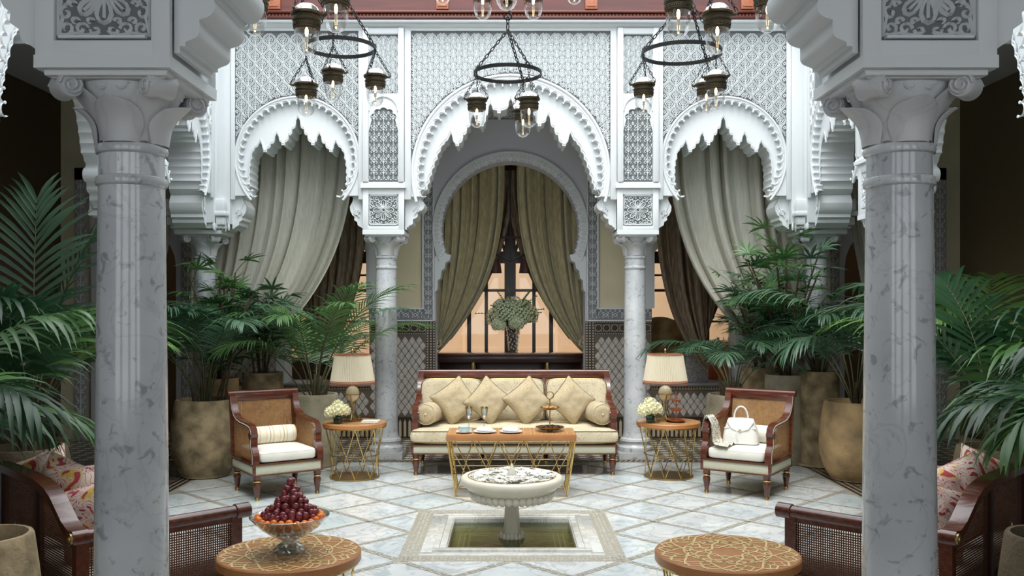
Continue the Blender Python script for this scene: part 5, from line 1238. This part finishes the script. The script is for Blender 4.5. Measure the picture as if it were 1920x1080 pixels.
# ------------------------------------------------------------------ diagonal cane sofas near the camera
def near_sofa(sg, label):
    # local frame: x along the back, y towards the seat back; placed so that its near arm runs (1.42,4.9)-(2.05,4.3)
    P0 = Vector((sg*1.45, 4.90)); P1 = Vector((sg*2.06, 4.31)); ax = (P1-P0).normalized(); bx = Vector((-sg*ax.y*sg, 0))
    al = Vector((sg*.695, .72)).normalized()                  # along the backrest, away from the camera
    L_ = 1.85; D = (P1-P0).length
    t = thing('cane_sofa', label, 'sofa', (P1.x, P1.y, 0))
    def Q(s, d, z): v = al*s-ax*d; return Vector((v.x, v.y, z))   # s along back, d forward from the back
    def bar(m, s0, s1, d0, d1, z0, z1):
        m.add([Q(a, b, c) for a, b, c in ((s0,d0,z0),(s1,d0,z0),(s1,d1,z0),(s0,d1,z0),(s0,d0,z1),(s1,d0,z1),(s1,d1,z1),(s0,d1,z1))], [(3,2,1,0),(4,5,6,7),(0,1,5,4),(1,2,6,5),(2,3,7,6),(3,0,4,7)])
    ZA = .66
    for s0 in (0, L_):
        m = M(); m.tube([Q(s0, -.02, ZA), Q(s0, D-.05, ZA)], .034, 16); m.tube([Q(s0, D-.06, ZA), Q(s0, D+.02, ZA)], .041, 16); m.tube([Q(s0, -.045, ZA), Q(s0, .03, ZA)], .039, 16)
        bar(m, s0-.025, s0+.025, D-.09, D-.03, .2, ZA); bar(m, s0-.028, s0+.028, -.03, .03, .2, ZA); bar(m, s0-.02, s0+.02, .02, D-.06, .30, .335); bar(m, s0-.02, s0+.02, .02, D-.06, ZA-.05, ZA-.025)
        a = m.build('arm', mahog, t)
        m = M(); weave(m, lambda s, z, d: Q(s0+d, s, z), None, .03, D-.09, lambda s: .335, lambda s: ZA-.05, .0125, .006); m.build('cane_panel', cane_shaded, a, 0, stuff=True)
        M().lathe([(0,-.01),(.03,-.008),(.028,.004),(.018,.004),(.014,.010),(0,.012)], 14, mt=Matrix.Translation(Q(s0, -.05, ZA)) @ Vector((ax.x, ax.y, 0)).to_track_quat('Z', 'Y').to_matrix().to_4x4(), caps=False).build('rosette', brass_dark, a)
    prof = [(0,.67),(.06,.675),(.14,.70),(.22,.745),(.30,.79),(.40,.825),(.55,.845),(.75,.85),(L_-.75,.85),(L_-.55,.845),(L_-.40,.825),(L_-.30,.79),(L_-.22,.745),(L_-.14,.70),(L_-.06,.675),(L_,.67)]
    m = M(); n = len(prof); vs = []
    for s, z in prof: vs += [Q(s, -.045, z-.022), Q(s, .035, z-.022), Q(s, .035, z+.02), Q(s, -.045, z+.02)]
    fs = [(0,1,2,3), tuple(4*(n-1)+k for k in (3,2,1,0))]
    for i in range(n-1): fs += [(4*i+k, 4*i+(k+1) % 4, 4*i+4+(k+1) % 4, 4*i+4+k) for k in range(4)]
    m.add(vs, fs); m.build('top_rail', mahog, t, 50)
    m = M(); bar(m, 0, L_, -.02, .02, .30, .34)
    for s in (.62, 1.24): bar(m, s-.02, s+.02, -.02, .02, .3, .83)
    b = m.build('back_frame', mahog_dark, t)  # darker mahogany here: shade of the unlit back put into the colour
    top = interp(prof); m = M(); weave(m, lambda s, z, d: Q(s, d, z), None, .02, L_-.02, lambda s: .34, lambda s: top(s)-.02, .0125, .006); m.build('cane_panel', cane_shaded, b, 0, stuff=True)  # cane colour darkened to hold the shade of the unlit back
    m = M(); bar(m, 0, L_, 0, D, .20, .30); m.build('seat_frame', mahog_dark, t)
    for s in (.02, L_-.02):
        for d in (.0, D-.06):
            M().lathe([(.018,0),(.022,.04),(.032,.15),(.026,.2)], 14, tuple(Q(s, d, 0))).build('leg', mahog, t)
    m = M(); c = Q(L_/2, D/2, 0); an = math.atan2(al.y, al.x); mt_ = Matrix.Translation((c.x, c.y, 0)) @ Matrix.Rotation(an, 4, 'Z'); m.supere((0, 0, .37), (L_/2-.03, D/2-.02, .075), .16, .3, 48, 14, mt=mt_); m.build('seat_cushion', white_cloth, t, 60)
    return t, Q, al, ax, P1
fl_p = pillow_mesh(.22, .08, floral, .07)
for sg, lab in ((-1, 'diagonal cane sofa with three floral cushions, at left behind the marble column'), (1, 'diagonal cane sofa with floral cushions, at right behind the marble column')):
    t, Q, al, ax, P1 = near_sofa(sg, lab)
    spots = ((.36,.22,.64,.35,'nearest the near arm'),(.84,.20,.68,-.3,'in the middle of the backrest'),(1.35,.20,.66,.4,'nearest the far arm'))
    for i, (s, d, z, tw, wl) in enumerate(spots):
        p = Q(s, d, z); an = math.atan2(al.y, al.x)+(R(38) if sg < 0 else R(-38))
        o = thing('floral_cushion', 'red and yellow floral cushion on the %s sofa, %s' % ('left' if sg < 0 else 'right', wl), 'cushion', (P1.x+p.x, P1.y+p.y, z), 0, 'floral cushions on the cane sofas')
        o.rotation_euler = Matrix(Matrix.Rotation(an, 3, 'Z') @ Matrix.Rotation(R(20)*(1 if sg < 0 else -1), 3, 'X') @ Matrix.Rotation(tw, 3, 'Y')).to_euler()
        link('cushion_cover', fl_p, o)
        M().tube([(x*.218, 0, zz*.218) for x, zz in ((-1,-1),(0,-.93),(1,-1),(.93,0),(1,1),(0,.93),(-1,1),(-.93,0))], .004, 5, True).build('piping', floral, o)

# ------------------------------------------------------------------ plants
def leaflet(m, p, d, up, L_, w, droop, seg=5, fold=.25):
    side = d.cross(up)
    if side.length < 1e-4: side = Vector((1,0,0))
    side.normalize(); vs = []; q = p.copy(); dd = d.copy()
    for i in range(seg+1):
        t = i/seg; ww = w*(.35+1.3*t if t < .45 else 1-(t-.45)/.55)**.8 if t < 1 else 0
        nn = side.cross(dd).normalized()
        vs += [q-side*ww/2+nn*ww*fold*.4, q.copy(), q+side*ww/2+nn*ww*fold*.4]
        dd = (dd+Vector((0,0,-1))*droop/seg*(.4+1.2*t)).normalized(); q = q+dd*L_/seg
    fs = []
    for i in range(seg): fs += [(3*i, 3*i+1, 3*i+4, 3*i+3), (3*i+1, 3*i+2, 3*i+5, 3*i+4)]
    m.add(vs, fs)
def frond(parent, base, az, e0, e1, L_, nl, ll, lw, droop, mt, rr, t0=.32, petr=.009):
    m = M(); p = Vector(base); pts = [p.copy()]; N = 16; dirs = []
    for i in range(N):
        t = i/(N-1); e = e0+(e1-e0)*t**1.6; a = az+.12*sin(t*3)
        d = Vector((cos(a)*cos(e), sin(a)*cos(e), sin(e))); dirs.append(d); p = p+d*L_/N; pts.append(p.copy())
    o = M().tube(pts, [petr*(1-.8*i/N) for i in range(N+1)], 5).build('frond', stem_m, parent)
    for k in range(nl):
        t = t0+(1-t0)*(k+.5)/nl; s = t*N; i = min(int(s), N-1); q = pts[i].lerp(pts[i+1], s-i); d = dirs[min(i, N-1)]
        sd = d.cross(Vector((0,0,1))); sd = sd.normalized() if sd.length > 1e-3 else Vector((1,0,0)); up = sd.cross(d).normalized()
        w = (t-t0)/(1-t0); l = ll*(.55+.9*sin(PI*min(1, w*.85+.12)))*rr.uniform(.88, 1.1)/1.35; an = R(62)-R(42)*w
        for e in (-1, 1):
            ld = (d*cos(an)+sd*e*sin(an)+up*(.22-.1*w)+Vector((0,0,rr.uniform(-.12,.06)))).normalized()
            leaflet(m, q, ld, up, l, lw*rr.uniform(.85, 1.1), droop*rr.uniform(.7, 1.3))
    m.build('leaflets', mt, o, 80)
def planter(name, label, prof, mt, x, y, group=None):
    t = thing(name, label, 'pot', (x, y, 0)); m = M(); m.lathe(prof, 44); m.build('pot_body', mt, t, 50)
    return t
def bulged(r, h, rim=.85, foot=.62):
    return [(r*foot,0),(r*foot*1.12,.01),(r*.88,h*.16),(r*.98,h*.34),(r,h*.50),(r*.97,h*.72),(r*rim*1.03,h*.93),(r*rim,h*.985),(r*rim*.97,h),(r*rim*.88,h),(r*rim*.86,h*.93),(r*rim*.86,h*.88)]
def saucer(t, r, h=.03):
    M().lathe([(r*.9,0),(r,.008),(r,h),(r*.95,h),(r*.9,.012)], 40).build('saucer', pot_clay, t)
def cyl(r, h): return [(r*.94,0),(r*.97,.02),(r,h*.5),(r,h*.96),(r*.985,h),(r*.88,h),(r*.86,h*.95),(r*.86,h*.9)]
def soil_disc(t, r, z): M().lathe([(r,z-.02),(r*.6,z+.012),(0,z+.02)], 24, caps=False).build('soil', soil, t)
def kentia(label, x, y, z, n, L_, seed, mt=0, spread=1, lw=.026, ll=.34, e_min=50, droop=.9, az0=None, azr=2*PI, nl=24, trunks=3, e1r=(-45,10), t0=.32):
    rr = random.Random(seed); t = thing('kentia_palm', label, 'palm', (x, y, z))
    for k in range(trunks):
        a = rr.random()*6.3; r0 = .05*k; h = .22+.1*rr.random(); M().tube([(r0*cos(a), r0*sin(a), -.06), (r0*1.2*cos(a), r0*1.2*sin(a), h*.6), (r0*1.5*cos(a), r0*1.5*sin(a), h)], [.032,.026,.016], 8).build('stem', trunk_m, t)
    for k in range(n):
        az = (az0 if az0 is not None else 0)+azr*(k+rr.uniform(-.3,.3))/n; e0 = R(rr.uniform(e_min+14, 90)); e1 = R(rr.uniform(*e1r)); r0 = .05*rr.random()
        frond(t, (r0*cos(az), r0*sin(az), 0), az, e0, e1, L_*rr.uniform(.75, 1.1), nl, ll, lw, droop, leafs[mt if rr.random() < .7 else (mt+1) % 3], rr, t0)
    return t
def rhapis(label, x, y, z, n, H_, seed, mt=1, fan=.26, spread=.38):
    rr = random.Random(seed); t = thing('lady_palm', label, 'palm', (x, y, z))
    for k in range(n):
        a = rr.random()*6.3; r0 = .10*rr.random(); lean = spread*rr.random(); h = H_*rr.uniform(.55, 1)
        pts = [Vector((r0*cos(a)+lean*cos(a)*(s/5)**1.6, r0*sin(a)+lean*sin(a)*(s/5)**1.6, h*s/5-.03)) for s in range(6)]
        c = M().tube(pts, [.012]*5+[.008], 6).build('cane_stem', trunk_m, t)
        m = M(); nf = 7
        for j in range(nf):
            s = .42+.58*j/(nf-1); q = pts[0].lerp(pts[5], s) if False else pts[min(4, int(s*5))].lerp(pts[min(5, int(s*5)+1)], s*5-int(s*5) if s < 1 else 0) if s < 1 else pts[5]
            az = j*2.4+k; e = R(rr.uniform(5, 60)); d = Vector((cos(az)*cos(e), sin(az)*cos(e), sin(e))); tip = q+d*rr.uniform(.12, .24); m.tube([q, q.lerp(tip, .5)+Vector((0,0,.012)), tip], .004, 4)
            sd = d.cross(Vector((0,0,1))).normalized(); up = sd.cross(d)
            nb = rr.choice((6, 7, 8))
            for b in range(nb):
                an = R(-75+150*b/(nb-1)); ld = (d*cos(an)+sd*sin(an)+Vector((0,0,-.1))).normalized(); leaflet(m, tip, ld, up, fan*rr.uniform(.8, 1.1)*(1-.15*abs(an)), .038*rr.uniform(.8, 1.1), .55*rr.uniform(.5, 1.5), 4, .3)
        m.build('fan_leaves', leafs[mt if rr.random() < .7 else (mt+1) % 4], c, 0)
    return t
# left of the court
def pot_with(label, prof, mt, x, y, sr=None):
    t = planter('clay_planter', label, prof, mt, x, y); r = prof[-1][0]; soil_disc(t, r, prof[-1][1])
    if sr: saucer(t, sr)
    return prof[-1][1]
z = pot_with('big round weathered clay pot behind the left armchair', bulged(.35, .80, .86), pot_clay, X(385, 9.5), 9.5, .25)
kentia('feathery palm in the big round clay pot behind the left armchair', X(385, 9.5), 9.5, z, 13, 1.65, 3, 2, lw=.026, ll=.42, nl=30, t0=.42)
rhapis('lady palm stems rising with the left round pot palm', X(400, 9.55), 9.62, z, 5, 1.35, 33, 0)
z = pot_with('brown clay cylinder behind the left armchair back', cyl(.21, .96), pot_ochre, X(412, 10.3), 10.3)
rhapis('bushy lady palm in the brown cylinder behind the left armchair', X(412, 10.3), 10.3, z, 10, 1.35, 5, 1)
z = pot_with('clay cylinder pot before the left ivory curtain', cyl(.24, .98), pot_clay, X(495, 11.0), 10.95)
rhapis('lady palm in the clay cylinder before the left ivory curtain', X(495, 11.0), 10.95, z, 9, 1.15, 6, 0)
z = pot_with('pale grey clay pot left of the side table lamp', bulged(.27, .80, .93, .75), pot_grey, X(591, 10.1), 10.1)
kentia('spreading palm in the pale grey pot by the left lamp', X(591, 10.1), 10.1, z, 15, 1.75, 8, 1, lw=.024, ll=.40, nl=30, e_min=38, t0=.34, e1r=(-35, 15))
# right of the court
z = pot_with('big round ochre clay pot behind the right marble column', bulged(.37, .80, .86), pot_ochre, X(1606, 9.3), 9.3, .26)
kentia('tall drooping palm in the ochre pot behind the right column', X(1606, 9.3), 9.3, z, 13, 1.75, 12, 2, lw=.034, ll=.46, droop=1.5, nl=24, t0=.42)
z = pot_with('tall slim clay cylinder beside the ochre pot', cyl(.215, 1.05), pot_clay, X(1536, 10.1), 10.12, .24)
kentia('palm in the tall slim clay cylinder at right', X(1536, 10.1), 10.12, z, 11, 1.45, 14, 0, lw=.024, ll=.38, nl=26, t0=.4)
z = pot_with('clay cylinder just behind the right armchair back', cyl(.235, 1.00), pot_grey, X(1464, 10.5), 10.3)
rhapis('broad leaved lady palm behind the right armchair', X(1464, 10.5), 10.3, z, 13, 1.65, 15, 1, .28, .6)
z = pot_with('greenish clay cylinder before the right ivory curtain', cyl(.22, 1.04), pot_clay, X(1425, 11.0), 11.0)
rhapis('lady palm in the greenish cylinder before the right ivory curtain', X(1425, 11.0), 11.0, z, 8, 1.45, 16, 0, .26, .5)
z = pot_with('pale clay pot between the right side table and armchair', bulged(.30, .81, .92, .75), pot_grey, X(1372, 10.0), 9.95)
kentia('fine leaved palm in the pale pot beside the right table', X(1372, 10.0), 9.95, z, 12, 1.25, 18, 2, lw=.020, ll=.32, nl=28, t0=.42)
# side galleries, close to the camera
for sg, nm in ((-1, 'left'), (1, 'right')):
    xx, yy = (-2.36, 4.03) if sg < 0 else (2.40, 4.02)
    z = pot_with('dark round clay pot at the lower %s corner' % nm, bulged(.235, .745, .86, .6)+[(.195, .42)], pot_dark if sg > 0 else pot_clay, xx, yy)
    z = pot_with('large clay pot in the shade behind the %s cane sofa' % nm, bulged(.33, .72, .86), pot_dark, sg*3.62, 6.75)
    A0, AR_ = (R(70), R(225)) if sg < 0 else (R(110), R(-225))
    kp = kentia('tall broad leaved palm behind the %s cane sofa' % nm, sg*3.62, 6.75, z, 14, 1.9, 21+sg, 0, lw=.055, ll=.60, droop=1.5, nl=17, t0=.34, e_min=45, az0=A0, azr=AR_)
    rq = random.Random(77+sg)
    for az, e0, e1, L_ in ((PI/2+sg*-.3, 88, 70, 2.0), (PI/2+sg*1.0, 86, 55, 1.9), (-PI/2, 84, 20, 1.5)) if sg < 0 else ((PI*.9, 80, -5, 1.7), (PI/2, 84, 30, 1.6)):
        frond(kp, (sg*-.05, 0, 0), az, R(e0), R(e1), L_, 18, .55, .045, .7, leafs[0], rq, .42)
    z2 = pot_with('clay pot at the outer end of the %s cane sofa' % nm, bulged(.27, .62, .86), pot_dark, sg*3.20, 4.75)
    kentia('dark drooping palm at the outer end of the %s cane sofa' % nm, sg*3.20, 4.75, z2, 15, 1.45, 31+sg, 0, lw=.040, ll=.50, droop=1.9, nl=20, t0=.38, e_min=58)
    kentia_b = pot_with('clay pot standing deep in the %s gallery' % nm, bulged(.3, .6, .86), pot_dark, sg*4.3, 8.1)
    kentia('bright green palm deep in the %s gallery' % nm, sg*4.3, 8.1, kentia_b, 12, 2.1, 41+sg, 3, lw=.04, ll=.55, droop=.9, nl=22, t0=.38)

# ------------------------------------------------------------------ hanging lanterns
def chain(m, p, q, r=.0035, link_l=.035, sag=0):
    p, q = Vector(p), Vector(q); d = q-p; n = max(2, int(d.length/link_l)); dn = d.normalized(); a = dn.orthogonal().normalized(); b = dn.cross(a)
    for k in range(n):
        c = p+d*(k+.5)/n; s = a if k % 2 else b; L_ = d.length/n*.62
        m.tube([c+dn*L_*cos(t*PI/4)+s*L_*.45*sin(t*PI/4) for t in range(8)], r, 4, True)
def lantern_meshes():
    d = {}
    m = M(); m.lathe([(.078,-.01),(.090,-.006),(.092,.006),(.086,.012),(.078,.014),(.076,-.03),(.083,-.036),(.080,-.044),(.074,-.05),(.072,-.075),(.078,-.080),(.074,-.088),(.068,-.085),(.068,.0)], 32, caps=False)
    for k in range(3):
        a = 2*PI*k/3; m.supere((.100*cos(a), .100*sin(a), .0), (.016,.016,.008), .6, .6, 8, 6); m.supere((.116*cos(a), .116*sin(a), .008), (.008,.008,.010), 1, 1, 8, 6)
    for k in range(36):
        a = 2*PI*k/36
        for z in (-.058, -.068): m.supere((.076*cos(a+z*40), .076*sin(a+z*40), z), (.004,.004,.005), 1, 1, 5, 4)
    d['collar'] = m.mesh('collar', bronze)
    m = M(); m.lathe([(.068,-.075),(.070,-.11),(.068,-.15),(.060,-.19),(.044,-.218),(.02,-.232),(0,-.236)], 32, caps=False); d['glass_bell'] = m.mesh('glass_bell', glass)
    m = M(); m.lathe([(.076,.012),(.068,.035),(.045,.055),(.015,.064),(0,.066)], 28, caps=False); d['dome_cap'] = m.mesh('dome_cap', mat('lantern_dome', (.55,.57,.58), .15, .7))
    m = M(); m.supere((0,0,-.10), (.010,.010,.028), 1, 1, 12, 8); d['bulb'] = m.mesh('bulb', bulb_m)
    m = M(); m.lathe([(.009,-.16),(.010,-.128)], 10); m.lathe([(.012,-.195),(.004,-.19),(.004,-.16)], 10); d['candle_tube'] = m.mesh('candle_tube', globe_m)
    m = M()
    for k in range(3): a = 2*PI*k/3; chain(m, (.116*cos(a), .116*sin(a), .014), (0, 0, .20), .0028, .028)
    chain(m, (0,0,.19), (0,0,.25), .0035, .03); d['hanger_chain'] = m.mesh('hanger_chain', iron)
    return d
LM = lantern_meshes()
def lantern(parent, p, s=1, rz=0):
    c = link('lantern', LM['collar'], parent, loc=p, rot=(0,0,rz), scale=(s,s,s))
    for k in LM:
        if k != 'collar': link(k, LM[k], c)
def chandelier(label, x, y, zr, rr_, lanterns, upper, apex):
    t = thing('ring_chandelier', label, 'chandelier', (x, y, zr))
    m = M(); m.lathe([(rr_-.004,-.014),(rr_+.004,-.014),(rr_+.004,.014),(rr_-.004,.014)], 64, caps=False); m.v += []; 
    n = 64; m.add([((rr_-.004)*cos(2*PI*k/n), (rr_-.004)*sin(2*PI*k/n), z) for z in (.014, -.014) for k in range(n)], [(k, (k+1) % n, n+(k+1) % n, n+k) for k in range(n)]); m.build('iron_ring', iron, t)
    m = M()
    for k in range(3):
        a = lanterns[k][0]; p = (rr_*cos(a), rr_*sin(a), .01); chain(m, p, (apex[0], apex[1], apex[2]), .0042, .036)
        for q in range(5): b = a+(q-2)*.07; m.tube([(rr_*cos(b)+.014*cos(w)*-sin(b), rr_*sin(b)+.014*cos(w)*cos(b), .0+.02*(q % 2)+.014*sin(w)) for w in [w_*PI/4 for w_ in range(8)]], .003, 4, True)
    chain(m, apex, (apex[0], apex[1], apex[2]+.10), .004, .035); m.build('chain', iron, t)
    for a, dz, s in lanterns: lantern(t, (rr_*cos(a), rr_*sin(a), -.27*s-dz), s, a)
    m = M(); z0 = apex[2]+.08
    m.tube([(apex[0]+.028*cos(w)-.0, apex[1], z0+.028+.028*sin(w)) for w in [R(-200)+R(230)*k/10 for k in range(11)]]+[(apex[0], apex[1], z0+.10)], .008, 6); m.lathe([(.008,z0+.09),(.03,z0+.12),(.04,z0+.14),(.03,z0+.16),(.05,z0+.20),(.02,z0+.26)], 16, (apex[0], apex[1], 0)); m.build('hook', iron, t)
    m = M(); zu = max(u[3] for u in upper)+.30
    for (ux, uy, us, uz) in upper: m.tube([(apex[0], apex[1], z0+.2), ((apex[0]+ux)/2, (apex[1]+uy)/2, z0+.26), (ux, uy, zu)], [.016,.013,.01], 6)
    m.tube([(apex[0], apex[1], z0+.2), (apex[0], apex[1], 7.2-zr)], .014, 8)
    m.build('upper_arm', iron, t)
    for (ux, uy, us, uz) in upper: lantern(t, (ux, uy, uz), us, ux*5)
    return t
def up(x, y, zr, px, pyb, Yw, s):                              # an upper lantern whose glass bottom stands at the given height
    p = W(px, pyb, Yw); return (p.x-x, p.y-y, s, p.z+.236*s-zr)
k7 = 7.07; cx, cz = X(952, k7), Z(138, k7)
chandelier('ring chandelier of glass lanterns hanging before the great middle arch', cx, k7, cz, .262, ((R(205), -.01, .90), (R(62), .0, .90), (R(-52), .0, .92)), 
    [up(cx, k7, cz, 905, 37, 6.6, 1.0), up(cx, k7, cz, 1000, 37, 6.6, 1.0), up(cx, k7, cz, 950, 20, 6.0, 1.1), up(cx, k7, cz, 830, 8, 7.0, .95), up(cx, k7, cz, 1077, 8, 7.0, .95)], (0, 0, .34))
k6 = 6.7; cx, cz = X(639, k6), Z(89, k6)
chandelier('ring chandelier of glass lanterns hanging before the left scalloped arch', cx, k6, cz, .252, ((R(185), .02, .98), (R(-92), .0, .90), (R(8), -.05, .95)),
    [up(cx, k6, cz, 575, 104, 5.5, 1.05), up(cx, k6, cz, 630, 62, 5.5, 1.08), up(cx, k6, cz, 478, 68, 5.8, 1.05)], (0, .0, .42))
cx, cz = X(1278, k6), Z(100, k6)
chandelier('ring chandelier of glass lanterns hanging before the right scalloped arch', cx, k6, cz, .292, ((R(190), .0, .92), (R(40), -.06, .92), (R(-45), -.02, .95)),
    [up(cx, k6, cz, 1272, 72, 5.5, 1.08), up(cx, k6, cz, 1345, 102, 5.5, 1.03), up(cx, k6, cz, 1439, 62, 5.6, 1.05)], (.05, .0, .42))
